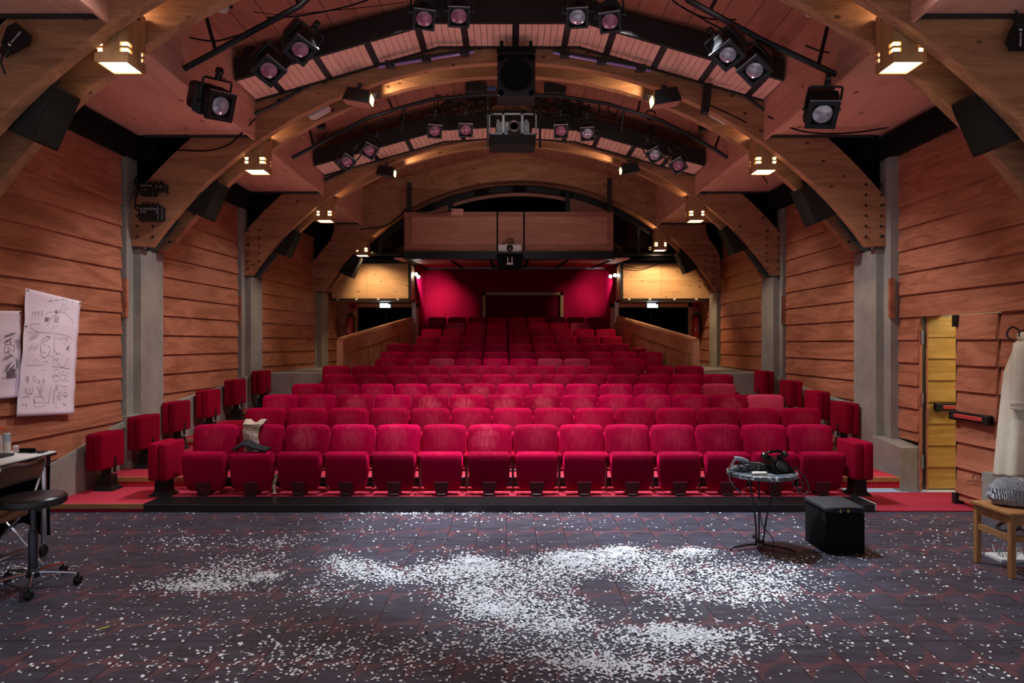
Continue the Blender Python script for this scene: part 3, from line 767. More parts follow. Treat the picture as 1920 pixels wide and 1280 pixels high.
# ================================================================== SEATS
def seat_meshes():
    """one tip-up seat; origin on its step below the backrest's front face, facing -Y"""
    root = thing('theatre_seat', (0, 0, 0), '', 'seat')
    # backrest: rounded upper corners, crowned top, slightly reclined, soft front
    m = M(); W2, z0, z1, r = .251, .29, .752, .055
    outl = [(-W2+.008, z0)] + [(-W2, z0+.1)]
    for i in range(7):
        a = PI - PI/2*i/6; outl.append((-W2+r+r*math.cos(a), z1-r-.006+r*math.sin(a)))
    outl += [(-.12, z1), (0, z1+.002), (.12, z1)]
    for i in range(7):
        a = PI/2 - PI/2*i/6; outl.append((W2-r+r*math.cos(a), z1-r-.006+r*math.sin(a)))
    outl += [(W2, z0+.1), (W2-.008, z0)]
    c = (0, .52)
    rings = []
    for d, k in ((.095, .93), (.10, .97), (.085, .995), (.03, 1.0), (.008, .985), (-.004, .95), (-.012, .80), (-.016, .4)):
        rings.append([(c[0]+(x-c[0])*k, d, c[1]+(z-c[1])*k) for x, z in outl])
    n = len(outl); v = [p for rg in rings for p in rg]; f = []
    for i in range(len(rings)-1):
        for k in range(n): f.append((i*n+k, i*n+(k+1) % n, (i+1)*n+(k+1) % n, (i+1)*n+k))
    f += [tuple(range(n)), tuple(range(len(v)-1, len(v)-n-1, -1))]
    m.faces([(x, y + (z-.3)*.10, z) for x, y, z in v], f)
    m.build('backrest', 'velvet', root, sharp=60)
    # tipped-up seat pan: thick cushion, rolled top, tapering and rounded below
    m = M(); sec = [(-.195, .045), (-.235, .075), (-.258, .16), (-.275, .30), (-.288, .39), (-.291, .44), (-.278, .474), (-.24, .488), (-.185, .482), (-.15, .455), (-.14, .40), (-.13, .25), (-.135, .09), (-.155, .05)]
    def wid(z): return .228 - .045*max(0, (.19-z)/.145)**1.5 - (.010 if z > .47 else 0)
    xs = [-1, -.985, -.94, -.8, 0, .8, .94, .985, 1]
    v = []; f = []; n = len(sec); cy, cz = -.21, .265
    for t in xs:
        sh = {1: .90, .985: .965, .94: .99}.get(abs(t), 1.0)
        for y, z in sec: v.append((t*wid(z), cy+(y-cy)*sh, cz+(z-cz)*(.5+.5*sh)))
    for i in range(len(xs)-1):
        for k in range(n): f.append((i*n+k, i*n+(k+1) % n, (i+1)*n+(k+1) % n, (i+1)*n+k))
    f += [tuple(range(n)), tuple(range(len(v)-1, len(v)-n-1, -1))]
    m.faces(v, f)
    m.build('seat_pan', 'velvet_box', root, sharp=60).data.materials[0] = MATS['velvet']
    m = M(); m.rbox(.241, .289, -.20, .10, .395, .45, .018, 3)
    ar = m.build('armrest', 'velvet_box', root)
    m = M(); m.rbox(.252, .278, -.10, .06, .05, .40, .008, 1); m.build('armrest_support', 'dark_red', ar)
    m = M(); m.hexa([(-.060, -.27, .012), (.060, -.27, .012), (.060, -.10, .012), (-.060, -.10, .012), (-.077, -.29, .155), (.077, -.29, .155), (.077, -.10, .155), (-.077, -.10, .155)]); m.bevel(.008, 2)
    m.build('pedestal', 'dark_red', root)
    m = M(); m.rbox(-.055, .055, -.28, .02, 0, .03, .008, 1); m.box(-.24, .24, -.02, .03, .06, .10); m.box(-.05, .05, -.05, .04, .03, .3)
    m.build('foot', 'black_metal', root)
    m = M(); m.box(-.235, .235, .10, .115, .33, .62); m.build('back_shell', 'black', root).location = (0, .03, 0)
    return root
proto = seat_meshes(); used_proto = [False]
LOWERED = None
ROWS = [  # count, centre px of the leftmost seat, pitch px
    (14, 400, 86.4), (14, 494.5, 77.7), (14, 523.5, 70.45), (13, 575.5, 64.6), (13, 632.5, 59.7), (13, 629, 55.5),
    (10, 726, 50.9), (11, 735, 48.6), (10, 746.5, 45.9), (9, 801, 43.2), (9, 809, 40.9), (7, 853, 39.15), (9, 820, 37.2)]
WORN = {(1, 2): 'velvet_worn', (1, 6): 'velvet_worn', (1, 3): 'velvet_lit_worn', (1, 4): 'velvet_lit_worn', (7, 2): 'velvet_faded', (7, 6): 'velvet_faded', (7, 7): 'velvet_faded',
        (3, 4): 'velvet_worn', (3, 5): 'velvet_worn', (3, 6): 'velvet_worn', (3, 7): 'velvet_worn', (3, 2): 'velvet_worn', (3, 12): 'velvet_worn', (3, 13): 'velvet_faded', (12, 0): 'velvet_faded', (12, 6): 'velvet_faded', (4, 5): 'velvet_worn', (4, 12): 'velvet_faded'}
def seat_label(k, i, n):
    w = WORN.get((k, i)); kind = 'faded pinkish' if w == 'velvet_faded' else 'worn red' if w == 'velvet_worn' else 'red'
    if (k, i) == (1, 1): return 'front row red velvet seat with the fleece scarf and dark jacket on it'
    row = 'front row' if k == 1 else 'rearmost row' if k == 13 else f'{ORD[k-1]} row from the stage'
    if i == 0: pos = 'leftmost'
    elif i == n-1: pos = 'rightmost'
    elif i < n/2: pos = f'{ORD[i]} from the left'
    else: pos = f'{ORD[n-1-i]} from the right'
    return f'{kind} velvet seat, {pos} in the {row}'
def row_y(k): return ROW0 + .64 + DEPTH*(k-1)
for k, (n, c0, pp) in enumerate(ROWS, 1):
    Yb = row_y(k)
    for i in range(n):
        x = (c0 + pp*i - VX)*Yb/F
        loc = (x, Yb, RISE[k])
        if not used_proto[0]:
            o = proto; o.location = loc; used_proto[0] = True
        else: o = dup(proto, loc)
        o['label'] = seat_label(k, i, n); o['group'] = 'theatre seats in the front row' if k == 1 else f'theatre seats in the {ORD[k-1]} row'
        mt = WORN.get((k, i), 'velvet_lit_worn' if k in (3, 4, 7, 8) else 'velvet')
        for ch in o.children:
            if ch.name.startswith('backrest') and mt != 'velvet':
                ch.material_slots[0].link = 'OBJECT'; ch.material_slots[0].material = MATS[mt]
            if ch.name.startswith('seat_pan') and (k, i) in ((13, 0), (13, 8), (8, 10)):
                ch.rotation_euler = (math.radians(-62), 0, 0); ch.location = (0, -.02, .24)

# folding strapontins: back and seat cushions folded together on a black post
def strap_mesh():
    root = thing('folding_seat', (0, 0, 0), '', 'folding seat')
    m = M(); m.rbox(-.03, .075, -.225, .225, .255, .67, .028, 3); m.b.verts.ensure_lookup_table()
    # slot for the post on the aisle face
    m.build('seat_cushion', 'velvet_box', root)
    m = M(); m.rbox(-.135, -.034, -.215, .215, .25, .665, .03, 3); m.build('back_cushion', 'velvet_box', root)
    m = M(); m.box(.062, .082, .0, .035, .20, .37); m.rbox(-.05, .02, -.05, .05, .16, .27, .01, 2); m.build('slot_bracket', 'black', root)
    m = M(); m.hexa([(-.12, -.11, 0), (.12, -.11, 0), (.12, .11, 0), (-.12, .11, 0), (-.075, -.075, .05), (.075, -.075, .05), (.075, .075, .05), (-.075, .075, .05)])
    m.hexa([(-.075, -.075, .05), (.075, -.075, .05), (.075, .075, .05), (-.075, .075, .05), (-.07, -.07, .175), (.07, -.07, .175), (.07, .07, .175), (-.07, .07, .175)]); m.bevel(.01, 2)
    m.build('post', 'black_metal', root)
    return root
sp = strap_mesh(); sfirst = [True]
def strap(x, y, z, flip, label, group, rz=0):
    rot = (0, 0, (PI if flip else 0)+rz)
    if sfirst[0]: o = sp; o.location = (x, y, z); o.rotation_euler = rot; sfirst[0] = False
    else: o = dup(sp, (x, y, z), rot)
    o['label'] = label; o['group'] = group; return o
for i, (x, y) in enumerate(((-4.66, 7.92), (-4.64, 8.72), (-4.63, 9.55), (-4.58, 10.45), (-4.55, 11.4), (-4.43, 12.28))):
    strap(x, y, RISE[i+1], False, f'folded red aisle seat by the left wall, {ORD[i]} up from the stage', 'folding seats by the left wall')
for i, (x, y, k) in enumerate(((4.60, 9.42, 3), (4.58, 10.22, 4), (4.55, 11.1, 5), (4.52, 12.2, 6))):
    strap(x, y, RISE[k], True, f'folded red aisle seat by the right wall, {ORD[i]} up from the stage', 'folding seats by the right wall')
for x, y, k, fl, w, dz in ((-3.86, 7.64, 1, True, 'left end of the front row', -.08), (3.90, 7.66, 1, False, 'right end of the front row', -.07), (-3.56, 8.66, 2, True, 'left end of the second row', -.10),
                     (3.66, 10.35, 4, False, 'right end of the fourth row', -.10), (-3.34, 11.25, 5, True, 'left end of the fifth row', -.10), (-2.78, 13.05, 7, True, 'left end of the seventh row', -.06), (2.84, 14.75, 9, False, 'right end of the ninth row', -.02)):
    o = strap(x, y, RISE[k], fl, f'folded red aisle seat at the {w}', 'folding seats at the row ends')
    for ch in o.children:
        if 'post' not in ch.name: ch.location.z += dz*.8
# clothes left on the second seat of the front row
sx = (400+86.4-VX)*row_y(1)/F; sy = row_y(1); sz = RISE[1]
m = M()
pts = []
NU, NV = 9, 16
def scarf(u, v):
    # hangs over the top of the backrest and drops down its front
    w = (.085 + .03*max(0, (v-.25)))*(1 if v < .8 else 1.15)
    x = (u-.5)*2*w + .012*math.sin(9*v)
    z = .42 + .42*v; y = -.03 + .10*(z-.3) - .02 - .022*math.cos((u-.5)*5) - .008*math.sin(23*v+4*u)
    if v > .80: z = .755 + .04*math.sin((v-.8)/.2*PI) + (.012 if abs(u-.5) > .2 else -.03*(1-abs(u-.5)*4)); y = .02+.10*.45 + (v-.8)*.5
    return Vector((sx-.085+x, sy+y-.022, sz+z+.012))
v = [scarf(i/(NU-1), j/(NV-1)) for j in range(NV) for i in range(NU)]
m.faces(v, [(j*NU+i, j*NU+i+1, (j+1)*NU+i+1, (j+1)*NU+i) for j in range(NV-1) for i in range(NU-1)])
o = m.build('fleece_scarf', 'fleece'); o.modifiers.new('thick', 'SOLIDIFY').thickness = .014
tag(o, 'beige fleece scarf draped over a backrest in the front row', 'scarf')
m = M(); NU, NV = 16, 8
def jac(u, v):
    x = (u-.5)*.38; y = -.275 + .20*v
    prof = .10*math.exp(-((u-.38)/.22)**2) + .03*math.sin(u*11)*.3 + .02
    z = .512 + prof*(1-abs(v-.6)*.9) - (.008*((u-.5)*2)**4)
    return Vector((sx-.02+x, sy+y, sz+z))
v = [jac(i/(NU-1), j/(NV-1)) for j in range(NV) for i in range(NU)]
m.faces(v, [(j*NU+i, j*NU+i+1, (j+1)*NU+i+1, (j+1)*NU+i) for j in range(NV-1) for i in range(NU-1)])
o = m.build('jacket', 'navy'); o.modifiers.new('thick', 'SOLIDIFY').thickness = .018
tag(o, 'dark jacket heaped on the tipped-up seat below the fleece scarf', 'jacket')
# striped bag strap and shoe under that seat
m = M(); 
b = G(512, 931, RISE[1])
m.tube(smoothpath([(b.x-.0, b.y+.05, RISE[1]+.02), (b.x-.01, b.y+.06, RISE[1]+.12), (b.x+.01, b.y+.07, RISE[1]+.2), (b.x+.005, b.y+.08, RISE[1]+.24)]), .02, 8)
o = m.build('bag_strap', 'check'); o.name = 'hanging_strap'; tag(o, 'pale patterned strap hanging down between the seats beside the dark jacket', 'strap')
# ================================================================== LAMPS, STAGE LIGHTS AND RIGGING
BOXL = []
def box_lamp(x, y, h, label, first=[None]):
    """hollow timber box lamp hung between the two beams of an arch, lit below and through slits"""
    loc = (x, y, EYE+h)
    if first[0] is None:
        g = thing('box_lamp', loc, label, 'lamp', 'timber box lamps on the arches'); first[0] = g
        a = .14; t = .018; H = .50
        m = M()
        # walls with two pairs of corner slits, 45-62 mm and 80-97 mm above the rim
        cuts = [(0, .085), (.118, .135), (.168, H)]
        for z0, z1 in cuts:
            for s in (-1, 1):
                m.box(-a, a, s*a-(t if s > 0 else 0), s*a+(t if s < 0 else 0), z0, z1)
                m.box(s*a-(t if s > 0 else 0), s*a+(t if s < 0 else 0), -a+t, a-t, z0, z1)
        for z0, z1 in ((.085, .118), (.135, .168)):
            for s in (-1, 1):
                m.box(-a*.52, a*.52, s*a-(t if s > 0 else 0), s*a+(t if s < 0 else 0), z0, z1)
                m.box(s*a-(t if s > 0 else 0), s*a+(t if s < 0 else 0), -a*.52, a*.52, z0, z1)
        m.build('timber_box', 'pine', g, False)
        m = M(); m.box(-a+t, a-t, -a+t, a-t, .012, .02); m.build('diffuser', 'lamp_glow', g, False)
        for s in (-1, 1):
            for q in (-1, 1):
                m = M(); m.box(min(s*a*.55, s*(a-t)), max(s*a*.55, s*(a-t)), min(q*a*.55, q*(a-t)), max(q*a*.55, q*(a-t)), .07, .18)
                m.build('inner_glow', 'slit_glow', g, False)
        m = M(); m.box(-a+t, a-t, -a+t, a-t, .33, .34); m.box(-.16, .16, -.02, .02, .42, .44); m.build('top_bracket', 'black', g, False)
    else: g = dup(first[0], loc, label=label)
    BOXL.append(Vector(loc)); return g
for a, nm, hh, xs in ((0, 'nearest', 2.36, (-3.34, 3.36)), (1, 'second', 2.27, (-3.35, 3.38)), (2, 'third', 2.20, (-3.33, 3.37)), (3, 'rearmost', 1.98, (-3.34, 3.42))):
    for x in xs:
        y = (ARCH[a][6]+TH+ARCH[a][7])/2
        h = hh + (.12 if a == 3 and x > 0 else 0)
        box_lamp(x, y, h, f'timber box lamp on the {"left" if x < 0 else "right"} of the {nm} pair of arch beams')

def spot(loc, aim, power, color, size=45, blend=.4, rad=.06, name='spot_lamp'):
    l = bpy.data.lights.new(name, 'SPOT'); l.energy = power; l.color = color; l.spot_size = math.radians(size); l.spot_blend = blend; l.shadow_soft_size = rad
    o = bpy.data.objects.new(name, l); COL.objects.link(o); o.location = loc
    o.rotation_euler = (Vector(aim)-Vector(loc)).to_track_quat('-Z', 'Y').to_euler(); return o

# -------- stage lanterns
def lantern(c, aim, label, group, s=1.0, roll=0, kind='fresnel', lensmat='gel_pink', yoke_to=None):
    """black stage lantern: ribbed housing, square front frame, round lens, yoke and pipe clamp; body points along local -Y"""
    c = Vector(c); d = (Vector(aim)-c).normalized()
    q = d.to_track_quat('-Y', 'Z'); e = (q.to_matrix() @ Matrix.Rotation(roll, 3, 'Y')).to_euler()
    g = thing('stage_lantern', c, label, 'stage light', group, e, scale=s)
    m = M()
    if kind == 'fresnel':
        m.lathe([(.0, .21), (.085, .21), (.10, .19), (.10, .13), (.118, .12), (.118, -.04), (.105, -.06), (.105, -.10)], n=20, axis='Y')
        for k in range(5): m.lathe([(.116, .02+.022*k), (.126, .023+.022*k), (.126, .031+.022*k), (.116, .034+.022*k)], n=20, axis='Y')
        m.build('housing', 'black_metal', g)
    else:
        m.rbox(-.13, .13, -.10, .27, -.13, .13, .045, 2)
        for k in range(4): m.rbox(-.136, .136, .0+.035*k, .012+.035*k, -.136, .136, .03, 1)
        m.build('housing', 'black_metal', g)
    m = M(); a = .118 if kind == 'fresnel' else .135
    m.box(-a, a, -.135, -.10, .092, a); m.box(-a, a, -.135, -.10, -a, -.092); m.box(-a, -.092, -.135, -.10, -.092, .092); m.box(.092, a, -.135, -.10, -.092, .092)
    m.rbox(-a, a, -.10, -.09, -a, a, .004, 1)
    m.build('front_frame', 'black_metal', g)
    m = M(); m.lathe([(.088, -.108), (.085, -.118), (.05, -.130), (0, -.134)], n=24, axis='Y'); m.build('lens', lensmat, g)
    m = M(); m.box(-a, a, -.136, -.128, a-.004, a+.004); m.build('gel_frame_edge', 'strip_metal', g)
    m = M(); m.tube([(-.145, 0, 0), (-.150, 0, .10), (-.145, 0, .205), (-.13, 0, .215), (.13, 0, .215), (.145, 0, .205), (.150, 0, .10), (.145, 0, 0)], .011, 8)
    for sgn in (-1, 1): m.cyl((sgn*.11, 0, 0), (sgn*.17, 0, 0), .014, n=8)
    m.build('yoke', 'black_metal', g)
    m = M(); m.rbox(-.022, .022, -.03, .03, .21, .265, .006, 1); m.lathe([(.030, -.02), (.040, -.02), (.040, .02), (.030, .02)], (0, 0, .29), 12, 'X'); m.cyl((.02, 0, .235), (.075, 0, .235), .005, n=6)
    m.build('clamp', 'black_metal', g)
    return g
def sees(px, py, Y, lift=-.25): # where a lantern looks: out over the stage, a little below the camera line
    p = P(px, py, Y); return Vector((p.x*.4, 3.6 if Y < 8 else 5.2, .5))
GA = 'stage lights on the front lighting bar'; GB = 'stage lights on the second lighting bar'
YA, YB2 = 6.92, 10.28
LA = [(401, 192, 6.75, 1.04, -.12, 'flood', 'lens', (.6, 4.6, 2.0), 'large square lantern, leftmost on the front lighting bar'),
      (503, 122, YA, .95, .62, 'flood', 'gel_pink', None, 'tilted square lantern, second from the left on the front lighting bar'),
      (562, 82, YA-.36, .90, .55, 'flood', 'gel_pink', None, 'tilted square lantern, third from the left on the front lighting bar'),
      (795, 25, YA, .93, .06, 'fresnel', 'gel_pink', None, 'lantern left of centre on the front bar, dark crumpled filter, outer one'),
      (860, 20, YA, .93, .0, 'fresnel', 'gel_pink', None, 'lantern left of centre on the front bar, magenta and white filter'),
      (1083, 22, YA, .93, 0, 'fresnel', 'lens', None, 'lantern right of centre on the front bar, pale crumpled filter'),
      (1144, 30, YA, .93, -.06, 'fresnel', 'gel_pink', None, 'lantern right of centre on the front bar, purple filter, outer one'),
      (1366, 92, YA-.36, .90, -.6, 'flood', 'lens', None, 'tilted square lantern, third from the right on the front lighting bar'),
      (1416, 122, YA, .95, -.62, 'flood', 'lens', None, 'tilted square lantern, second from the right on the front lighting bar'),
      (1540, 205, 6.75, 1.04, .12, 'flood', 'lens', (1.2, 1.0, -1.0), 'large square lantern with crumpled silver filter, rightmost on the front bar')]
for px, py, Y, s, roll, kd, lm, aim, lab in LA:
    p = P(px, py, Y); lantern(p, aim if aim else sees(px, py, Y), lab, GA, s, roll, kd, lm)
LB = [(650, 298, .55, 'gel_pink'), (692, 277, .45, 'gel_pink'), (815, 240, .04, 'gel_pink'), (873, 238, 0, 'gel_pink'), (1052, 240, 0, 'gel_pink'), (1102, 245, -.04, 'lens'), (1228, 285, -.45, 'lens'), (1272, 305, -.5, 'gel_pink')]
for i, (px, py, roll, lm) in enumerate(LB):
    lantern(P(px, py, YB2), sees(px, py, YB2), f'small black lantern, {ORD[i] if i < 4 else ORD[7-i]} from the {"left" if i < 4 else "right"} on the second lighting bar', GB, .92, roll, 'fresnel', lm)

# -------- lighting bars
def bar(pts, r, label, group, struts=()):
    g = thing('lighting_bar', pts[len(pts)//2], label, 'lighting bar', group); b0 = Vector(pts[len(pts)//2])
    m = M(); m.tube([Vector(p)-b0 for p in pts], r, 10); m.build('pipe', 'black_metal', g)
    if struts:
        for a, b in struts:
            a, b = Vector(a), Vector(b)
            for q in (a, b): q.z = min(q.z, EYE+4.24-.25*abs(q.x))
            m = M(); m.tube([a-b0, b-b0], .02, 6); m.build('hanging_strut', 'black_metal', g)
    return g
def hz(x, y): return Vector((x, y, EYE + 4.24 - .25*abs(x)))
pa = [P(345, 129, YA-.05), P(405, 97, YA-.05), P(470, 60, YA-.05), P(560, 12, YA-.05), (-1.4, YA-.05, EYE+4.03), (-.6, YA-.05, EYE+4.1)]
pb = [P(1568, 140, YA-.05), P(1510, 113, YA-.05), P(1430, 76, YA-.05), P(1290, 0, YA-.05), (1.4, YA-.05, EYE+4.03), (.6, YA-.05, EYE+4.1)]
bar(pa+pb[::-1], .030, 'long curved black lighting bar before the front slatted canopy', 'curved lighting bars', [(P(385, 25, YA), P(405, 97, YA-.05)), (hz(-2.2, YA), P(560, 12, YA-.05)), (hz(2.2, YA), P(1330, 22, YA-.05)), (P(1555, 35, YA), P(1535, 120, YA-.05))])
yb_ = YB2 - .02
def lift(p, d=.0): return Vector((p.x, p.y, p.z+d))
q = [(548, 296), (588, 275), (642, 246), (687, 222), (748, 203), (810, 186), (905, 177), (1000, 178), (1055, 181), (1140, 195), (1240, 226), (1340, 280), (1364, 296)]
bar([P(a, b, yb_) for a, b in q], .028, 'long curved black lighting bar before the second slatted canopy', 'curved lighting bars',
    [(P(a, b, yb_), P(a2, b2, yb_+.3)) for a, b, a2, b2 in ((588, 275, 580, 240), (617, 258, 612, 248), (737, 206, 728, 165), (760, 200, 752, 245), (1170, 203, 1165, 245), (1195, 212, 1200, 178), (1340, 280, 1352, 245), (1308, 262, 1312, 250))])
for s, pts in ((-1, [(476, 214), (520, 193), (584, 158)]), (1, [(1300, 130), (1345, 152), (1395, 178), (1434, 207)])):
    bar([P(a, b, 8.788) for a, b in pts], .017, f'short black bar fixed to the {"left" if s < 0 else "right"} of the second arch under the canopy', 'short bars on the arches', [(P(pts[1][0], pts[1][1], 8.788), P(pts[1][0]-s*4, pts[1][1]-7, 8.80))])
for s, pts in ((-1, [(608, 338), (640, 324), (672, 300)]), (1, [(1286, 320), (1310, 329), (1330, 338)])):
    bar([P(a, b, 12.066) for a, b in pts], .022, f'short black bar fixed to the {"left" if s < 0 else "right"} of the third arch under the canopy', 'short bars on the arches', [(P(pts[1][0], pts[1][1], 12.066), P(pts[1][0], pts[1][1]-6, 12.07))])

# -------- floods on the arches (lit, they wash the rear beam)
def flood(c, yaw, label, s=1.0, roll=0, mat='pink_diffuser'):
    g = thing('flood_light', c, label, 'flood light', 'floods on the arches', (0, roll, yaw), scale=s)
    m = M(); m.hexa([(-.20, -.12, -.10), (.20, -.12, -.10), (.20, .12, -.10), (-.20, .12, -.10), (-.16, -.05, .10), (.16, -.05, .10), (.16, .12, .10), (-.16, .12, .10)]); m.bevel(.012, 2); m.build('housing', 'black_metal', g)
    m = M(); m.box(-.185, .185, -.105, .105, -.108, -.099); m.build('diffuser', mat, g)
    m = M(); m.box(.198, .206, -.10, .10, -.08, .03); m.build('side_window', 'flood_glow', g)
    m = M(); m.hexa([(.20, -.11, .03), (.30, -.09, .06), (.30, .11, .06), (.20, .12, .03), (.20, -.11, .038), (.30, -.09, .068), (.30, .11, .068), (.20, .12, .038)]); m.build('barn_door', 'black', g)
    m = M(); m.tube([(0, 0, .08), (0, 0, .15), (-.02, .02, .18)], .016, 8); m.tube([(-.14, .05, .06), (-.02, .02, .16)], .01, 6); m.rbox(-.03, .03, -.03, .03, .15, .19, .008, 1); m.build('bracket', 'steel_dark', g)
    return g
FL = [(672, 181, 8.68, 0, .16, 'second', 'left'), (1247, 184, 8.68, PI, -.16, 'second', 'right'), (724, 321, 12.0, 0, .16, 'third', 'left'), (1180, 316, 12.0, PI, -.16, 'third', 'right')]
for px, py, Y, yaw, roll, nm, sd in FL:
    flood(P(px, py, Y), yaw, f'black flood light on the {sd} of the {nm} arch' + (' with pinkish diffuser below' if Y < 10 else ', seen as a dark box'), .88 if Y < 10 else .80, roll if yaw == 0 else -roll, 'pink_diffuser' if Y < 10 else 'black')

# -------- centre: loudspeaker, projector in a frame
c = P(968, 141, 8.45)
g = thing('loudspeaker', c, 'square black loudspeaker with a large round cone hung at the crown of the second arch', 'loudspeaker')
m = M(); m.rbox(-.236, .236, 0, .35, -.268, .285, .012, 2); m.build('cabinet', 'black', g)
m = M(); m.lathe([(.20, -.003), (.205, -.012), (.19, -.016), (.165, -.01), (.16, .0)], (0, 0, 0), 32, 'Y')
m.lathe([(.15, -.004), (.145, -.02), (.13, -.012), (.115, -.002), (.05, .0), (.0, .0)], (0, 0, 0), 32, 'Y'); m.build('cone', 'black_soft', g)
m = M()
for sx_ in (-1, 1):
    for sz_ in (-1, 1): m.lathe([(0, -.004), (.035, -.004), (.035, .01)], (sx_*.19, 0, sz_*.215), 16, 'Y')
m.build('port', 'void', g)
m = M()
for sx_ in (-1, 1):
    for sz_ in (-1, 1): m.lathe([(0, -.006), (.007, -.006), (.007, .01)], (sx_*.22, 0, sz_*.25), 8, 'Y')
m.build('screw', 'chrome', g)
m = M(); m.box(-.236, .236, -.004, .3, .20, .262); m.box(-.24, .24, .02, .06, .285, .36); m.box(-.20, -.16, .03, .06, .36, .44); m.box(.16, .20, .03, .06, .36, .44); m.build('hanging_bracket', 'black_soft', g)

c = P(961.5, 232, 10.6); w = 45*10.6/F; h = 20*10.6/F
g = thing('ceiling_projector', c, 'silver video projector in a metal frame hung below the loudspeaker', 'projector')
m = M(); t = .022
for (x0, x1, z0, z1) in ((-w, w, h-t, h), (-w, w, -h, -h+t), (-w, -w+t, -h, h), (w-t, w, -h, h), (-.165, -.165+t*1.6, -h, h), (.13, .13+t*1.6, -h, h)): m.box(x0, x1, 0, .03, z0, z1)
m.box(-w, -w+t, 0, .4, -h, -h+t); m.box(w-t, w, 0, .4, -h, -h+t); m.build('metal_frame', 'silver', g, False)
m = M(); m.rbox(-.26, .26, .05, .40, -.14, .06, .02, 2); m.rbox(-.25, -.21, .02, .2, .04, .08, .01, 1); m.rbox(.19, .23, .02, .2, .04, .08, .01, 1); m.build('projector_body', 'silver', g)
m = M(); m.lathe([(.09, .04), (.09, -.03), (.075, -.045), (.06, -.03)], (.02, 0, -.04), 24, 'Y'); m.build('lens_ring', 'strip_metal', g)
m = M(); m.lathe([(.062, -.03), (.04, -.015), (0, -.01)], (.02, 0, -.04), 20, 'Y'); m.build('lens', 'black_gloss', g)
m = M(); m.box(-.11, -.07, .043, .05, -.03, .03); m.build('label_plate', 'white', g)
m = M(); m.rbox(-w, w*.95, .0, .42, -h-.17, -h-.004, .006, 1); m.lathe([(.10, -.02), (.10, .0)], (.02, 0, -h+.01), 20, 'Y'); m.build('black_tray', 'black', g)
m = M(); m.tube([(-w-.02, .02, -h-.2), (-w-.02, .02, .45)], .014, 8); m.build('hanging_pole', 'grey_metal', g); m = M(); m.tube([(w+.05, .02, -h-.2), (w+.05, .02, .45)], .018, 8); m.build('hanging_pole', 'black_metal', g)
c = P(956, 465, 14.8)
g = thing('booth_projector', c, 'white projector with round black lens mounted on the booth parapet', 'projector')
m = M(); m.rbox(-.255, .255, -.02, .16, -.08, .08, .02, 2); m.build('body', 'white', g)
m = M(); m.lathe([(.07, -.02), (.07, -.05), (.05, -.06), (.04, -.04), (0, -.035)], (0, 0, 0), 24, 'Y'); m.build('lens', 'black_gloss', g)
m = M(); m.tube(smoothpath([(-.18, .02, .08), (-.1, .0, .13), (-.02, .0, .19), (.05, .0, .20), (.08, .0, .12), (.05, 0, .08)]), .012, 6); m.tube(smoothpath([(-.05, .02, .08), (.0, .0, .15), (.04, .0, .14), (.04, .0, .08)]), .01, 6); m.build('cable', 'black', g)
m = M(); m.box(-.29, .29, -.05, .18, -.13, -.09); m.build('shelf', 'black', g, False)
c = P(956, 489, 14.8)
g = thing('ceiling_camera', c, 'small white motorised camera under the booth projector', 'camera')
m = M(); m.box(-.27, .27, .04, .15, -.17, .13); m.build('black_housing', 'black_soft', g, False)
m = M(); m.lathe([(.075, -.085), (.078, -.06), (.06, -.045), (0, -.045)], (0, -.04, 0), 20); m.rbox(-.058, -.036, -.08, .0, -.05, .085, .008, 2); m.rbox(.036, .058, -.08, .0, -.05, .085, .008, 2); m.build('white_base', 'white', g)
m = M(); m.lathe([(.034, .0), (.034, -.05), (.025, -.06), (0, -.06)], (0, -.04, .025), 16, 'Y'); m.build('lens', 'black_gloss', g)

# -------- loudspeakers hung between the beams
def hung_speaker(c, tilt, yaw, label, s=1.0):
    g = thing('wall_speaker', c, label, 'loudspeaker', 'loudspeakers hung under the arches', (0, tilt, yaw), scale=s)
    m = M(); m.hexa([(-.17, -.14, -.26), (.17, -.18, -.26), (.17, .18, -.26), (-.17, .14, -.26), (-.17, -.14, .26), (.17, -.18, .26), (.17, .18, .26), (-.17, .14, .26)]); m.bevel(.014, 2); m.build('cabinet', 'black', g)
    m = M(); m.box(.172, .178, -.165, .165, -.24, .24); m.build('grille', 'black_soft', g, False)
    m = M(); m.box(-.03, .03, -.19, -.15, -.05, .05); m.tube([(0, -.16, 0), (-.02, -.2, .0), (-.07, -.21, -.06)], .009, 6); m.build('side_handle', 'steel_dark', g)
    m = M(); m.box(-.05, .05, -.02, .02, .26, .34); m.build('hanging_bracket', 'steel_dark', g)
    return g
for px, py, Y, tl, s, nm in ((72, 208, 5.87, .42, .98, 'nearest arch on the left'), (385, 370, 9.09, .42, .98, 'second arch on the left'), (535, 452, 12.37, .42, .98, 'third arch on the left'), (657, 497, 15.52, .42, .98, 'last arch on the left')):
    hung_speaker(P(px, py, Y), tl, 0, f'black loudspeaker hung under the {nm}', s)
for px, py, Y, tl, s, nm in ((1862, 220, 5.87, .42, .98, 'nearest arch on the right'), (1528, 380, 9.09, .42, .98, 'second arch on the right'), (1378, 447, 12.37, .42, .98, 'third arch on the right'), (1288, 489, 15.52, .42, .98, 'last arch on the right')):
    hung_speaker(P(px, py, Y), .42, PI, f'black loudspeaker hung under the {nm}', s)

